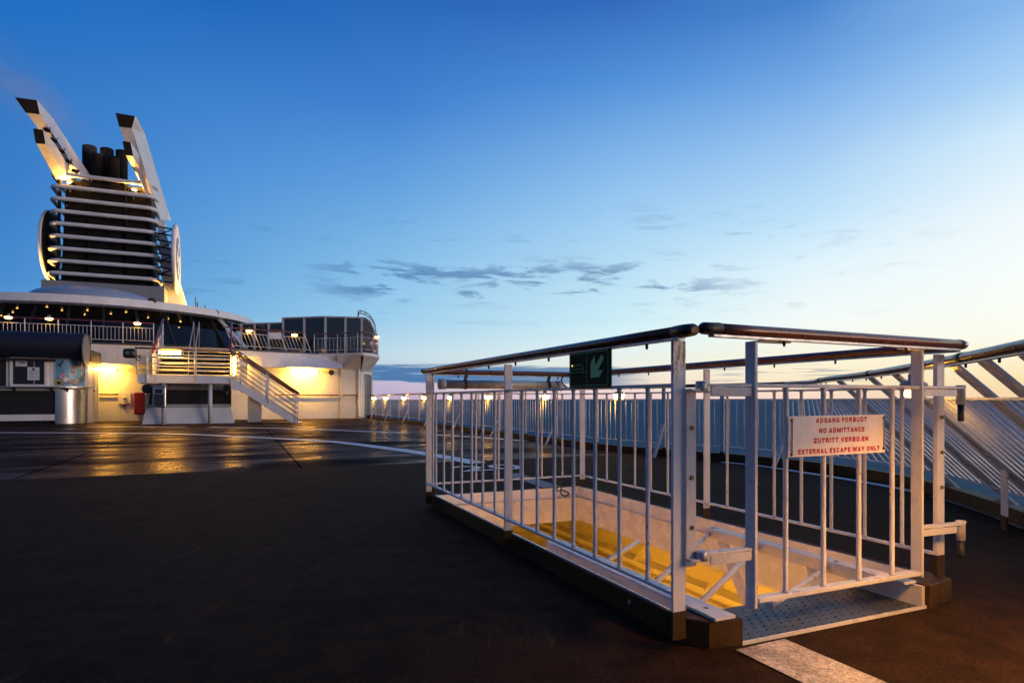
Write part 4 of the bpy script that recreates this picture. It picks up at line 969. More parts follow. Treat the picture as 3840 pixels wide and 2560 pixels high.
dl = [(x * .3826, 1050 + y * .3826) for x, y in dls] + [(440 + x * .3507, 1100 + y * .3507) for x, y in ((675, 300), (970, 310), (995, 388), (1010, 420), (935, 448), (660, 362), (545, 272), (487, 430), (455, 470))]
first = None
where = ['left end of the lounge', 'middle of the lounge', 'right part of the lounge']
for k, (x, y) in enumerate(sorted(dl)):
    p = onZ(x, y, 5.13)
    if p.dot(EU) > 38.5: p = onU(x, y, 38.5)  # lower dots stand for reflections and table lights, not ceiling lamps
    if first is None:
        first = MB().lathe([(.04, 0), (.035, -.012), (.015, -.016)], (0, 0, 0), n=12).build('lounge_light_dot', M['down']); o = first
    else: o = first.copy(); COL.objects.link(o)
    o.location = p; tag(o, 'tiny warm round light dot in the dark lounge', 'ceiling light', 'ceiling lights behind the lounge windows')
for px, py, u, lb in ((568, 1131, 34.0, 'black loudspeaker on the lounge roof rim below the funnel'), (806, 1173, 36.0, 'black loudspeaker at the right end of the lounge roof rim')):
    horn(onU(px, py, u), -EU + EV * .1 - EZ * .1, lb, .19, .34)
for x0, y0, y1, u, lb in ((735, 1162, 1113, 39, 'thin tall mast rising behind the lounge roof'), (771, 1164, 1143, 39, 'thin short mast rising behind the lounge roof')):
    a, b = onU(x0, y0, u), onU(x0 - 2, y1, u); t_ = thing('mast', lb, 'mast', a)
    MB().tube([a - EZ * .6, a.lerp(b, .5), b], [.05, .04, .02], 6).build('pole', M['grey'], t_); MB().tube([a + EV * .09 - EZ * .4, b + EV * .09 - EZ * .3], .025, 5).build('aerial', M['black'], t_)

# ------------------------------------------------------------------ kiosk
KU = 27.35
ki = thing('kiosk', 'dark kiosk with white window front, steel rounded corner and rolled navy awning', 'kiosk', S(28.5, -7.5, 0))
V0, V1 = -12.5, -6.1            # flat front, then the rounded steel corner up to v=-5.27
cor = [S(KU + .02 + .75 * (1 - cos(q)), V1 + .83 * sin(q)) for q in [k * pi / 2 / 10 for k in range(11)]]
side = [S(28.12, -5.27), S(30.1, -5.27)]
plan = [S(KU + .02, V1 - .02)] + cor
MB().ubox(KU + .08, 30.1, V0, V1, .28, 1.28).build('front_panel', M['dark'], ki)
MB().ubox(KU + .03, KU + .3, V0, V1, .15, .37).build('plinth', M['wall'], ki)
MB().ubox(KU + .25, 30.1, V0, V1, 0, .16).build('base', M['dark'], ki)  # near-black colour stands for the shadow gap under the plinth
MB().strip([p + EZ * .02 for p in plan], [p + EZ * 1.26 for p in plan], True).build('steel_corner', M['steel'], ki)
MB().strip([p + EZ * 1.26 - EU * .0 for p in plan], [p + EZ * 2.62 for p in plan], True).build('corner_panel', M['wall'], ki)
MB().ubox(KU + .05, 30.1, V0, V1, 1.26, 2.75).build('window_wall', M['wall'], ki)
MB().add([side[0] + EZ * .02, side[1] + EZ * .02, side[1] + EZ * 2.75, side[0] + EZ * 2.75], [(0, 1, 2, 3)]).build('side_wall', M['wall'], ki, solid=.03)
MB().prism(plan + [S(30.1, -5.27), S(30.1, V1)], (0, 0, .05)).build('roof_plate', M['wall'], ki).location.z += 2.72
# serving counter
cpl = [S(KU - .28, V0), S(KU - .28, V1)] + [S(KU - .28 + 1.05 * (1 - cos(q)), V1 + 1.13 * sin(q)) for q in [k * pi / 2 / 10 for k in range(1, 11)]] + [S(KU + .9, V0)]
MB().prism([p + EZ * 1.335 for p in cpl], (0, 0, .04)).build('counter', M['steel'], ki)
mb = MB()
for vv in (-9.8, -8.5, -7.3, -6.2, -5.75): mb.prism([S(KU + .05, vv, 1.33), S(KU - .25, vv, 1.33), S(KU + .05, vv, 1.18)], EV * .03)
mb.build('counter_bracket', M['dark'], ki)
MB().ubox(KU - .0, KU + .06, V0, V1, 1.22, 1.33).build('counter_rail', M['grey'], ki)
# serving window
def K(px, py, du=0): return onU(px, py, KU + du)
def rect(p0, p1, name, m, du, th, owner=ki, bevel=0):
    a, b = K(*p0), K(*p1); v0, v1 = sorted((a.dot(EV), b.dot(EV))); z0, z1 = sorted((a.z, b.z))
    return MB().ubox(KU + du, KU + du + th, v0, v1, z0, z1).build(name, m, owner, bevel=bevel), (v0, v1, z0, z1)
fr, q_ = rect((37, 1331), (178, 1450), 'window', M['wall'], -.02, .08)
pn, q2 = rect((50, 1345), (167, 1441), 'pane', M['pane'], -.025, .02); pn.parent = fr; pn.location = (0, 0, 0)
ws_, _ = rect((126.5, 1345), (131, 1441), 'sash', M['galv'], -.03, .01); ws_.parent = fr; ws_.location = (0, 0, 0)
sh, _ = rect((40, 1332), (172, 1339), 'blind_box', M['navy'], -.04, .03); sh.parent = fr; sh.location = (0, 0, 0)
lp, _ = rect((0, 1335), (22, 1450), 'dark_panel', M['dark'], -.02, .05)
for pq, lb in ((((59, 1350), (103, 1374)), 'wide white notice taped high in the kiosk window'), (((104, 1376), (149, 1425)), 'tall white price list taped in the kiosk window')):
    o, (v0, v1, z0, z1) = rect(*pq, 'notice', M['paper'], -.034, .004, None); tag(o, lb, 'notice')
    o2 = []
    mb = MB(); rows = 7 if z1 - z0 > .4 else 2
    for k in range(rows):
        z = z1 - (z1 - z0) * (.32 + .6 * k / rows); mb.ubox(KU - .0362, KU - .0345, v0 + .06, v0 + .06 + (v1 - v0) * random.uniform(.3, .55), z, z + .012)
        if rows > 3: mb.ubox(KU - .0362, KU - .0345, v1 - .10, v1 - .05, z, z + .012)
    if rows > 3: mb.lathe([(.05, 0), (.04, .001)], S(KU - .035, (v0 + v1) / 2, z1 - .07), -EU, 14)
    else: mb.ubox(KU - .0362, KU - .0345, v1 - .17, v1 - .07, z0 + .1, z1 - .06)
    mb.build('printed_lines', M['ink'], o)
# door in the side wall
def sp(u, z, o=.0): return S(u, -5.25 + o, z)
kd = MB().add([sp(28.95, .14), sp(29.95, .14), sp(29.95, 2.2), sp(28.95, 2.2)], [(0, 1, 2, 3)]).build('door', plain('kiosk_door_paint', (.60, .58, .57), .4), ki, solid=.02)
mb = MB()
for a, b in ((sp(29.1, .35, .015), sp(29.8, .35, .015)), (sp(29.1, 2.05, .015), sp(29.8, 2.05, .015)), (sp(29.1, .35, .015), sp(29.1, 2.05, .015)), (sp(29.8, .35, .015), sp(29.8, 2.05, .015))): mb.bar(a, b, EV, .01, .03)
o = mb.build('door_groove', M['grey'], ki); o.parent = kd; o.location = (0, 0, 0)
o = MB().lathe([(.03, 0), (.03, .05)], sp(28.99, 1.25, .02), EV, 10).build('handle', M['screw'], ki); o.parent = kd; o.location = (0, 0, 0)
# rolled awning with round end disc
AC, AR = (27.35, 2.86), .47
ap = [(AC[0] + 1.0, AC[1] + AR * .98), (AC[0] + .4, AC[1] + AR)] + [(AC[0] - AR * sin(q), AC[1] + AR * cos(q)) for q in [k * radians(125) / 10 for k in range(11)]] + [(AC[0] - .25, AC[1] - .45), (AC[0] + .7, AC[1] - .2), (AC[0] + 1.0, AC[1] - .0)]
mb = MB(); mb.prism([S(u, V0, z) for u, z in ap], EV * (-5.2 - V0)); mb.build('awning', M['navy'], ki)
MB().lathe([(.58, 0), (.58, .05)], S(AC[0], -5.2, AC[1] - .17), EV, 40).build('end_disc', plain('grey_disc', (.16, .16, .18), .4), ki)
MB().ubox(28.3, 30.2, -5.5, -5.2, 2.35, 2.80).build('side_fascia', M['navy'], ki)
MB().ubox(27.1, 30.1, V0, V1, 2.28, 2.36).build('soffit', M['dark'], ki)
# poster on the rounded corner
pos_ = thing('poster', 'blue poster of ice creams and sweets on the rounded kiosk corner', 'poster', S(KU, -5.9, 1.9))
def onc(s_, t_, o=.012):      # s along the corner surface 0..1, t up
    P = plan; L = [0]
    for a, b in zip(P, P[1:]): L.append(L[-1] + (b - a).length)
    q = (.02 + s_ * .80) * L[-1]
    for i in range(len(P) - 1):
        if q <= L[i + 1]:
            p = P[i].lerp(P[i + 1], (q - L[i]) / (L[i + 1] - L[i])); d = (P[i + 1] - P[i]).normalized(); break
    n = Vector((d.y, -d.x, 0)); return p + n * o + EZ * (1.40 + t_ * 1.0)
NS = 24
MB().strip([onc(k / NS, 0) for k in range(NS + 1)], [onc(k / NS, 1) for k in range(NS + 1)], True).build('sheet', plain('poster_blue', (.10, .34, .62), .35, var=.45, scale=2.2), pos_)
def blob(poly, c, o): 
    col = lin(c)[:3]; MB().add([onc(x, 1 - y, o) for x, y in poly], [tuple(range(len(poly)))]).build('printed_shape', plain('poster_ink', col, .4, var=.35, scale=18), pos_)
blob([(0, 0), (.6, 0), (.6, .05), (0, .30)], '#123E86', .013); blob([(.62, 0), (1, 0), (1, .34), (.62, .34)], '#0E2E7A', .013)
blob([(.05, .24), (.24, .02), (.52, .17), (.42, .27), (.12, .33)], '#2A1712', .016); blob([(.12, .34), (.44, .25), (.60, .36), (.20, .50)], '#3F7A3A', .017); blob([(.45, .26), (.57, .23), (.60, .34), (.50, .36)], '#C8785A', .018)
blob([(.66, .07), (.76, .07), (.74, .36), (.69, .36)], '#E8D878', .016); blob([(.78, .09), (.86, .09), (.84, .36), (.79, .36)], '#D8C8B0', .016); blob([(.88, .16), (.95, .16), (.94, .40), (.89, .40)], '#A83A30', .016)
blob([(.40, .47), (.60, .42), (.82, .44), (.84, .56), (.74, .66), (.58, .60)], '#D9C3A6', .016); blob([(.40, .47), (.46, .44), (.60, .52), (.55, .57)], '#7A3028', .018)
blob([(.10, .54), (.28, .54), (.24, .76), (.14, .76)], '#B48AA8', .016); blob([(.26, .66), (.44, .72), (.30, .86), (.20, .84)], '#C8C2CC', .017)
blob([(.52, .70), (.70, .70), (.66, .94), (.56, .94)], '#C89A6A', .016); blob([(.80, .72), (.94, .48), (.99, .55), (.88, .80)], '#5A2414', .016)
blob([(.0, .76), (.14, .77), (.20, .88), (.20, 1.0), (.0, 1.0)], '#A89A20', .016); blob([(.03, .84), (.13, .84), (.15, .93), (.05, .95)], '#101418', .018)
blob([(.34, .88), (.38, .85), (.41, .87), (.44, .85), (.47, .88), (.41, .94)], '#C01828', .017)
blob([(.26, .95), (.60, .95), (.60, .97), (.26, .97)], '#C04858', .017)

# ------------------------------------------------------------------ stair landing before the deckhouse
PU = 25.7
la = thing('stair_landing', 'white steel landing on two posts with stairs up to lounge and down to deck', 'stairs', S(26.5, -1.5, 0))
def LP(px, py, du=0): return onU(px, py, PU + du)
vl, vr = LP(552, 1420).dot(EV), LP(866, 1420).dot(EV)
ZP0, ZP1 = 1.50, 1.79
MB().ubox(PU, PU + .03, vl, vr, ZP0, ZP1).build('front_beam', M['wall'], la)
vbr = LP(737, 1420).dot(EV); MB().ubox(PU - .05, PU, vbr - .04, vbr + .01, ZP0 - .02, 2.72).build('railing_post', M['white'], la)
MB().ubox(PU - .04, PU + .02, vl - .03, vl + .03, ZP0 - .02, 2.60).build('railing_post', M['white'], la)
MB().ubox(PU + .03, PU + 1.2, vl, vr, ZP1 - .14, ZP1 - .10).build('landing_floor', M['grey'], la)
MB().ubox(PU, PU + 1.2, vl - .30, vl, ZP0, ZP1 + .02).build('side_beam', M['wall'], la)
for px in (614, 788):
    p = LP(px, 1500, .25); MB().tube([Vector((p.x, p.y, 0)), Vector((p.x, p.y, ZP0 + .02))], .075, 14).build('leg', M['white'], la)
for px in (651, 759): p = LP(px, 1440, .1); MB().tube([Vector((p.x, p.y, ZP0)), Vector((p.x, p.y, ZP0 - .12))], .012, 5).build('drain_spout', M['galv'], la)
for z in (1.98, 2.20, 2.42): MB().tube([S(PU, vl, z), S(PU, vr, z)], .022, 6).build('railing_bar', M['white'], la)
MB().tube([S(PU, vl - .38, 2.74), S(PU, vr, 2.68)], .03, 8).build('handrail', M['wood'], la)
for z in (1.98, 2.20, 2.42): MB().tube([S(PU, vl, z), S(PU + .2, vl - .3, z), S(PU + 1.0, vl - .3, z)], .018, 6).build('railing_bar', M['white'], la)
MB().tube([S(PU + .1, vl - .32, ZP1), S(PU + .1, vl - .32, 2.74)], .025, 6).build('railing_post', M['white'], la)
a, b = LP(597, 1323.5, -.06), LP(677, 1323.5, -.06); a.z = b.z; tube_lamp(a, b, 'lit yellow tube lamp hung on the stair landing railing', r=.05, back=EZ * .5)
# wide flight up to the lounge deck
NT_ = 8
for k in range(NT_):
    z = 1.86 + (3.12 - 1.86) * k / (NT_ - 1); u = PU + 1.1 + .44 * k
    MB().ubox(u, u + .36, vl + .12, vr - .03, z - .045, z).build('tread', M['grey'], la)
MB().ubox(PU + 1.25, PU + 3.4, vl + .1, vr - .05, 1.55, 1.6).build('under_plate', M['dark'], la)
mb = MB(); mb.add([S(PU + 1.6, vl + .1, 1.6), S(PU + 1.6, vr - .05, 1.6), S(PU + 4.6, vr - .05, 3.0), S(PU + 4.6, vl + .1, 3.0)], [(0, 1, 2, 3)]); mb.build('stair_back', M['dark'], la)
for vv in (vl + .08, vr - .03):
    MB().bar(S(PU + 1.0, vv, 1.72), S(PU + 4.6, vv, 3.05), EV, .03, .26).build('stringer', M['wall'], la)
    MB().tube([S(PU + .75, vv, 2.66), S(PU + 4.3, vv, 4.27)], .045, 8).build('stair_handrail', M['darkred'], la)
    for k in range(4): MB().tube([S(PU + .9, vv, 1.95 + .17 * k), S(PU + 4.3, vv, 3.40 + .17 * k)], .018, 6).build('stair_bar', M['white'], la)
    for k in range(3): uu = PU + .9 + 1.65 * k; MB().tube([S(uu, vv, 1.8 + .65 * k), S(uu, vv, 2.72 + .75 * k)], .02, 6).build('stair_post', M['white'], la)
vm = LP(722, 1300, 1.6).dot(EV)
for o_ in (-.10, .10): MB().tube([S(PU + 1.0, vm + o_, 1.85), S(PU + 1.0, vm + o_, 2.66), S(PU + 4.1, vm + o_, 4.2), S(PU + 4.1, vm + o_, 3.1)], .022, 6).build('middle_rail', M['galv'], la)
# flight down to the deck on the right
sa, sb = S(PU + .0, vr, 1.40), onZ(1110, 1586, .0)
ub = PU - .1
T0, T1 = S(ub, vr - .02, 1.62), S(ub, onU(1112, 1580, ub).dot(EV), .13)
for du in (0, .95):
    P = lambda px, py: onU(px, py, ub) + EU * du
    poly = [P(867, 1413), P(900, 1432), P(1118, 1567), P(1118, 1588), P(1098, 1588), P(897, 1461), P(867, 1460)]
    MB().prism(poly, EU * .03).build('stringer', M['wall'], la)
for k in range(8):
    p = T0.lerp(T1, (k + .5) / 8); MB().ubox(ub + .03, ub + .95, p.dot(EV) - .10, p.dot(EV) + .14, p.z - .16, p.z - .13).build('step', M['grey'], la)
for du in (0, .95):
    P = lambda px, py: onU(px, py, ub) + EU * du
    hpl = [P(867, 1317), P(889, 1317), P(902, 1324), P(1124, 1476)]
    MB().tube(hpl, .03, 8).build('handrail', M['wood'], la)
    MB().tube([p - EZ * .12 for p in hpl[:3]] + [P(1114, 1475)], .026, 8).build('lower_handrail', M['wood'], la)
    for k in range(5):
        y = 1342 + k * 19
        MB().tube([P(870, y), P(902, y + 3), P(1117, 1492 + k * 19)], .016, 6).build('railing_bar', M['galv'], la)
    for x0, y0, y1 in ((902, 1326, 1440), (1000, 1394, 1500), (1006, 1398, 1512), (1105, 1470, 1578), (1118, 1474, 1580)):
        MB().tube([P(x0, y0), P(x0, y1)], .02, 6).build('railing_post', M['white'], la)
MB().ubox(ub - .1, ub + 1.1, onU(1090, 1588, ub).dot(EV), onU(1135, 1588, ub).dot(EV), .0, .03).build('foot_plate', M['grey'], la)
# housing under the landing
ho = thing('stair_housing', 'white sloping housing with a dark opening beneath the stair landing', 'housing', S(26.5, -1.5, 0))
hu = 26.15
def Hq(px, py, du=0): return onU(px, py, hu + du)
f0, f1, f2, f3 = Hq(532, 1590), Hq(878, 1588), Hq(866, 1530, .25), Hq(549, 1532, .25)
for p in (f0, f1): p.z = .01
for p in (f2, f3): p.z = .62
bk = EU * 1.6
MB().add([f0, f1, f2, f3, f0 + bk, f1 + bk, f2 + bk, f3 + bk], [(0, 1, 2, 3), (3, 2, 6, 7), (0, 3, 7, 4), (1, 5, 6, 2)]).build('base', M['wall'], ho)
g0 = [f3 + EZ * .02, f2 + EZ * .02]
MB().bar(f3 + EZ * .05 + EU * .02, f2 + EZ * .05 + EU * .02, EU, .1, .12).build('ledge', M['grey'], ho)
MB().ubox(hu + .45, hu + 1.9, f3.dot(EV), f2.dot(EV), .62, 1.30).build('opening', M['dark'], ho)  # solid near-black block paints the shade inside the opening
MB().ubox(hu + .42, hu + 1.9, f3.dot(EV), f2.dot(EV), 1.27, 1.49).build('upper_panel', plain('grey_shaded_panel', (.22, .22, .23), .5), ho)
MB().add([f3 + EZ * .02, f3 + EZ * .88 + EV * .12, f3 + EZ * .88 + EV * .12 + bk, f3 + bk + EZ * .02], [(0, 1, 2, 3)]).build('side_panel', M['wall'], ho, solid=.03)
hd = MB().ubox(26.75, 27.6, .30, .80, .02, 2.62).build('door', M['wall'], ho)
o = MB().bar(S(26.74, .38, .98), S(26.70, .52, 1.12), EU, .03, .05).build('handle', M['galv'], ho); o.parent = hd; o.location = (0, 0, 0)
a, b = onU(879, 1406, 26.6), onU(879, 1338, 26.6); b.x, b.y = a.x, a.y; tube_lamp(a, b, 'lit yellow upright tube lamp at the head of the deck stair', back=EU * .7)
# bin, floodlight, loudspeakers
bn_ = thing('trash_bin', 'steel waste bin fixed to the left landing post', 'bin', LP(601, 1570, -.1))
c = LP(600, 1528, -.05); MB().ubox(PU - .28, PU + .15, c.dot(EV) - .21, c.dot(EV) + .21, .62, 1.36).build('body', M['steel'], bn_, bevel=.03)
MB().ubox(PU - .295, PU - .27, c.dot(EV) - .13, c.dot(EV) + .10, 1.12, 1.28).build('opening', M['dark'], bn_); MB().ubox(PU - .29, PU - .27, c.dot(EV) - .17, c.dot(EV) + .14, .66, 1.10).build('door', plain('dark_bin_door', (.06, .065, .07), .3, metal=.7), bn_)
MB().ubox(PU - .30, PU + .17, c.dot(EV) - .225, c.dot(EV) + .225, 1.36, 1.40).build('lid', M['steel'], bn_, bevel=.01)
fl_ = thing('floodlight', 'black twin lens floodlight on a white arm left of the stair landing', 'floodlight', LP(490, 1325, .2))
c = LP(489, 1325, .1); MB().ubox(PU - .1, PU + .16, c.dot(EV) - .21, c.dot(EV) + .21, c.z - .17, c.z + .17).build('body', M['black'], fl_, bevel=.08)
for o_ in (-.09, .09): MB().lathe([(.075, 0), (.07, .012), (.03, .014)], c + EV * o_ - EU * .20, -EU, 14).build('lens', plain('dull_lens', (.08, .09, .10), .15), fl_)
MB().bar(LP(484, 1356, .1), LP(525, 1385, .25), EU, .12, .06).build('arm', M['white'], fl_); MB().bar(LP(484, 1353, .1), LP(516, 1346, .2), EU, .10, .05).build('arm', M['white'], fl_)
MB().tube([Vector(p) for p in catmull([tuple(LP(x, y, .05)) for x, y in ((506, 1335), (518, 1332), (528, 1345), (520, 1352), (512, 1345), (530, 1330))], 5)], .018, 6).build('cable', M['black'], fl_)
horn(LP(551, 1457, .2), -EU, 'black round loudspeaker hung under the left end of the stair landing', .17, .3)
horn(LP(851, 1455, .35), -EU, 'dark loudspeaker in the shade under the right end of the landing', .14, .25)

# ------------------------------------------------------------------ funnel
fu = thing('funnel', 'tall raked ship funnel wrapped in horizontal tubes with white fins and black pipes', 'funnel', S(47, -7, 6))
FV = -7.85
def fa(t_): return 46.6            # aft face, t 0..1 from z 8.4 to 14.3
def fw(t_): return 2.98 - .22 * t_
def fz(t_): return 8.71 + 6.13 * t_
MB().ubox(46.5, 53, FV - 3.25, FV + 3.35, 5.5, 8.23).build('base', plain('grey_funnel_base', (.25, .26, .28), .5, var=.06, scale=1), fu)
for k in range(9):
    t_ = k / 8; u, wd, z, r = fa(t_), fw(t_), fz(t_), .55; dz = .0
    P = [S(u + (5.6 if k < 2 else 4.3), FV + wd + .1, z), S(u + r, FV + wd, z)] + [S(u + r - r * sin(q), FV + wd - r + r * cos(q), z) for q in [j * pi / 2 / 6 for j in range(1, 7)]]
    P += [S(u, FV - wd + r, z)] + [S(u + r - r * cos(q), FV - wd + r - r * sin(q), z) for q in [j * pi / 2 / 6 for j in range(1, 7)]] + [S(u + 4.3, FV - wd - .1, z)]
    MB().tube(P, .125, 10).build('louvre_tube', M['wall'], fu)
b0 = [S(fa(0) + .5, FV - 2.4, 8.0), S(fa(0) + .5, FV + 2.6, 8.0), S(52, FV + 2.6, 8.0), S(52, FV - 2.5, 8.0)]; b1 = [S(fa(1) + .5, FV - 2.1, 14.7), S(fa(1) + .5, FV + 2.35, 14.7), S(51, FV + 2.3, 14.7), S(51, FV - 2.2, 14.7)]
MB().box8(b0 + b1).build('core', M['soot'], fu)
mb_parts = [(-2.55, .10), (2.6, .12), (-.9, .06), (1.2, .06)]
for vv, r in mb_parts: MB().tube([S(fa(0) + .35, FV + vv, 8.1), S(fa(1) + .35, FV + vv * .93, 14.8)], r, 6).build('strut', M['soot'], fu)
for x, y, r, yt in ((620, 460, .42, 0), (740, 478, .40, 0), (842, 492, .36, 0), (672, 515, .33, 1), (788, 535, .33, 1)):
    p = onU(x * .542, 300 + y * .5423, 48.6 + 1.2 * (1 - yt)); MB().lathe([(r, -3.5), (r, -.05), (r * .96, 0), (r * .85, -.02)], p, EZ, 20).build('exhaust_pipe', M['soot'], fu)
def z1(x, y, u): return onU(x * .542, 300 + y * .5423, u)
def fin(front, thick, m_front, cap, name='fin', ut=41.2, ub_=44.4, flare=.3):
    tl_, tr_, br_, bl_ = front                # zoom pixels: top-left, top-right, bottom-right, bottom-left
    a, b, c_, d_ = z1(*tl_, ut), z1(*tr_, ut), z1(*br_, ub_), z1(*bl_, ub_)
    off = EU * thick + EZ * (thick * .25) + EV * flare
    k0, k1 = z1(*cap[0], ut - .5), z1(*cap[1], ut - .5)
    o = MB().box8([d_, c_, c_ + off, d_ + off, a, b, b + off, a + off]).build(name, M['wall'], fu, bevel=.03)
    h_ = MB().box8([a, b, b + off, a + off, k0, k1, k1 + off * .04, k0 + off * .04]).build('fin_tip', M['wall'], fu); h_.parent = o; h_.location = (0, 0, 0)
    n_ = (b - a).cross(k0 - a).normalized() * .06
    if n_.dot(EU) > 0: n_ = -n_
    q = MB().box8([a, b, b + n_, a + n_, k0, k1, k1 + n_, k0 + n_]).build('fin_cap', M['capblk'], fu); q.parent = o; q.location = (0, 0, 0)
    return o
fin(((180, 225), (275, 235), (580, 690), (495, 655)), 1.6, None, ((105, 120), (255, 140)), ut=43.6, ub_=47.2)
fin(((248, 437), (315, 442), (470, 690), (385, 690)), 1.2, None, ((230, 335), (298, 345)), ut=43.4, ub_=46.9)
fin(((825, 320), (912, 330), (1112, 968), (1060, 940)), 2.0, None, ((800, 228), (935, 250)), ut=44.0, ub_=48.0, flare=.45)
fin(((866, 518), (922, 525), (1010, 715), (960, 690)), 1.1, None, ((848, 422), (903, 430)), ut=44.4, ub_=47.4)
# ribs, their shadows painted black, across the lit underside of the long port fin
for k in range(5):
    q = .25 + .16 * k; L_ = z1(180 + (495 - 180) * q, 225 + (655 - 225) * q, 43.6 + 3.6 * q); R_2 = z1(275 + (580 - 275) * q, 235 + (690 - 235) * q, 43.6 + 3.6 * q)
    MB().bar(L_.lerp(R_2, .45) - EU * .06, R_2 - EU * .06, EZ, .28, .14).build('fin_rib', M['soot'], fu)
# white flank and lattice to the emblem disc on the starboard side
MB().prism([z1(1085, 965, 47.5), z1(1118, 965, 47.5), z1(1290, 1560, 48.5), z1(1150, 1540, 48.5)], EU * 1.0).build('flank', M['wall'], fu)
def emblem(v, u, z, r, sgn):
    d = MB().lathe([(r * .97, -.12), (r, -.06), (r, .06), (r * .97, .10)], S(u, v, z), EV * sgn, 48).build('emblem_disc', M['wall'], fu)
    e1 = MB().lathe([(r * .62, 0), (r * .62, .012)], S(u, v + sgn * .105, z), EV * sgn, 40).build('emblem', plain('emblem_blue', (.02, .10, .32), .4), fu); e1.parent = d; e1.location = (0, 0, 0)
    mbx = MB(); c = S(u, v + sgn * .125, z)
    for k in range(4):
        q = k * pi / 2; dd = EU * cos(q) + EZ * sin(q); pp_ = EU * -sin(q) + EZ * cos(q)
        mbx.prism([c, c + dd * r * .5 + pp_ * r * .22, c + dd * r * .42, c + dd * r * .5 - pp_ * r * .22], EV * sgn * .01)
    e2 = mbx.build('emblem_cross', M['wall'], fu); e2.parent = d; e2.location = (0, 0, 0)
    return d
cz = onU(661, 972, 47.5).z
vE = onU(661, 972, 47.5).dot(EV)
emblem(vE, 47.5, cz, 2.3, 1); emblem(onU(186, 923, 49.0).dot(EV), 49.0, onU(186, 923, 49.0).z, 2.25, -1)
MB().lathe([(2.24, 0), (2.24, .04)], S(49.0, onU(186, 923, 49.0).dot(EV) + .10, onU(186, 923, 49.0).z), EV, 40).build('disc_back', M['soot'], fu)
for k in range(9):
    z = cz - 1.75 + .44 * k
    for u in (46.6, 48.6): MB().bar(S(u, FV + 3.0 - .03 * k, z + .1), S(u, vE - .1, z), EZ, .08, .08).build('lattice_bar', M['soot'], fu)
    if k % 2: MB().bar(S(46.6, FV + 3.0, z), S(46.6, vE - .1, z + .44), EZ, .06, .06).build('lattice_bar', M['soot'], fu)
MB().bar(S(49.8, FV + 3.1, 8.2), S(49.8, FV + 2.85, 14.0), EV, .12, .2).build('lattice_bar', M['soot'], fu)
# lit floodlights that wash the funnel, set on its base and roof
for p, ax_, lb in ((S(48.4, FV + 6.0, 6.6), -EV * .55 - EU * .15 + EZ * .9, 'lit floodlight at the starboard foot of the funnel'), (S(47.4, FV - 4.6, 6.6), EV * .4 - EU * .05 + EZ * .9, 'lit floodlight at the port foot of the funnel'),
    (S(fa(1) + .3, FV - 1.9, 14.45), -EU * .6 - EV * .3 + EZ * .8, 'lit floodlight inside the funnel top under the port fins'), (S(fa(1) + .3, FV + 1.6, 14.45), -EU * .5 + EV * .25 + EZ * .85, 'lit floodlight inside the funnel top under the starboard fins')):
    t_ = thing('funnel_floodlight', lb, 'floodlight', p); a_ = Vector(ax_).normalized()
    MB().lathe([(.10, -.22), (.2, -.02), (.21, 0)], p, a_, 16).build('housing', M['black'], t_); MB().lathe([(.19, .002), (.17, .02)] if 'foot' in lb else [(.11, .002), (.10, .02)], p, a_, 16).build('lens', M['flood2' if 'foot' in lb else 'flood'], t_)
    MB().bar(p - a_ * .12, p - a_ * .12 - EZ * .5, EU, .08, .05).build('stand', M['grey'], t_)
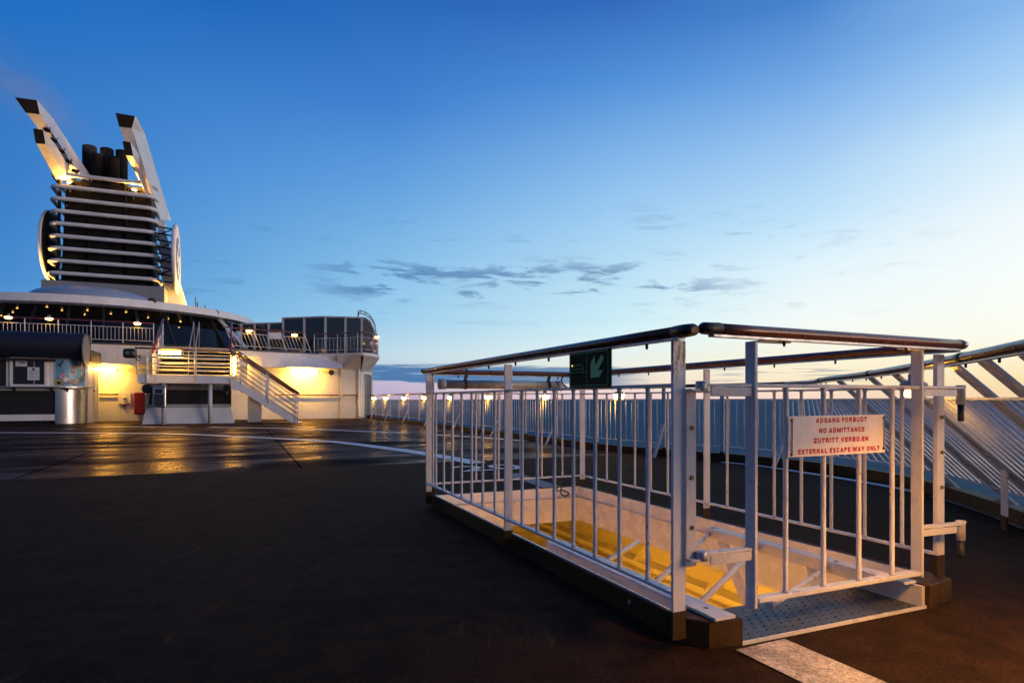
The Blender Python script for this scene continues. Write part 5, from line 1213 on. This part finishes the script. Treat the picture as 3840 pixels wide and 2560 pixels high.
# the next tube lamp of the deck lighting, on the stern railing just beyond the right edge of the picture
best = min(((abs(CX + F * rp(SMAX * k / 2000, HZ).x / max(.3, rp(SMAX * k / 2000, HZ).y) - 4060), SMAX * k / 2000) for k in range(1000, 2001) if rp(SMAX * k / 2000, HZ).y > .4))
sL = best[1]; a, b = rp(sL, HZ) - EZ * .13, rp(sL + .45, HZ) - EZ * .13
nl = tube_lamp(a, b, 'lit yellow tube lamp under the near end of the stern handrail', r=.03, back=EZ * .3, tm='stern_tube')
d_ = (b - a).normalized(); sd = d_.cross(EZ).normalized()
if sd.dot(edge(sL)[2]) < 0: sd = -sd            # sd points inboard
MB().bar(a - sd * .06 - EZ * .07, b - sd * .06 - EZ * .07, EZ, .22, .004).build('shade', M['grey'], nl)  # unseen plates added to keep this lamp's light off gate and railing
MB().bar(a + sd * .06 - EZ * .005, b + sd * .06 - EZ * .005, EZ, .08, .004).build('shade', M['grey'], nl)
MB().bar(a + EZ * .04, b + EZ * .04, sd, .124, .004).build('shade', M['grey'], nl)
for e_, q in ((a, -1), (b, 1)): MB().bar(e_ + d_ * q * .10 - sd * .06, e_ + d_ * q * .10 + sd * .06, EZ, .12, .004).build('shade_end', M['grey'], nl)

# thin smoke drifting from the funnel pipes
p0, p1 = onU(395, 575, 47.5), onU(-330, 40, 46.0); ax_ = p1 - p0; L_ = ax_.length
mb = MB(); mb.lathe([(.5 + 3.6 * (k / 10) ** .8, k / 10 * L_) for k in range(11)], (0, 0, 0), (0, 0, 1), 20)
mm = bpy.data.materials.new('thin_smoke'); mm.use_nodes = True; t = NT(mm.node_tree); t.n.remove(t.n['Principled BSDF'])
oc = t.new('ShaderNodeTexCoord').outputs['Object']; sp = t.new('ShaderNodeSeparateXYZ'); t.l.new(oc, sp.inputs[0])
q = t.math('DIVIDE', sp.outputs[2], L_)
rad = t.math('SQRT', t.math('ADD', t.math('POWER', sp.outputs[0], 2.0), t.math('POWER', sp.outputs[1], 2.0)))
R_ = t.math('ADD', t.math('MULTIPLY', t.math('POWER', t.math('MAXIMUM', q, 0.0), .8), 3.5), .5)
fall = t.mr(t.math('DIVIDE', rad, R_), .95, .1)
nz = t.noise(t.vmul(oc, (1, 1, .35)), .55, 3, .55)
den = t.math('MULTIPLY', t.math('MULTIPLY', fall, t.mr(nz, .3, .7)), t.mr(q, 1.0, .35))
den = t.math('MULTIPLY', den, .20)
pv = t.new('ShaderNodeVolumePrincipled'); pv.inputs['Color'].default_value = (.92, .84, .76, 1); t.l.new(den, pv.inputs['Density'])
t.l.new(pv.outputs[0], t.n['Material Output'].inputs['Volume'])
sm = mb.build('smoke', mm); sm.location = p0; sm.rotation_euler = ax_.to_track_quat('Z', 'Y').to_euler(); struct(sm, 'stuff')
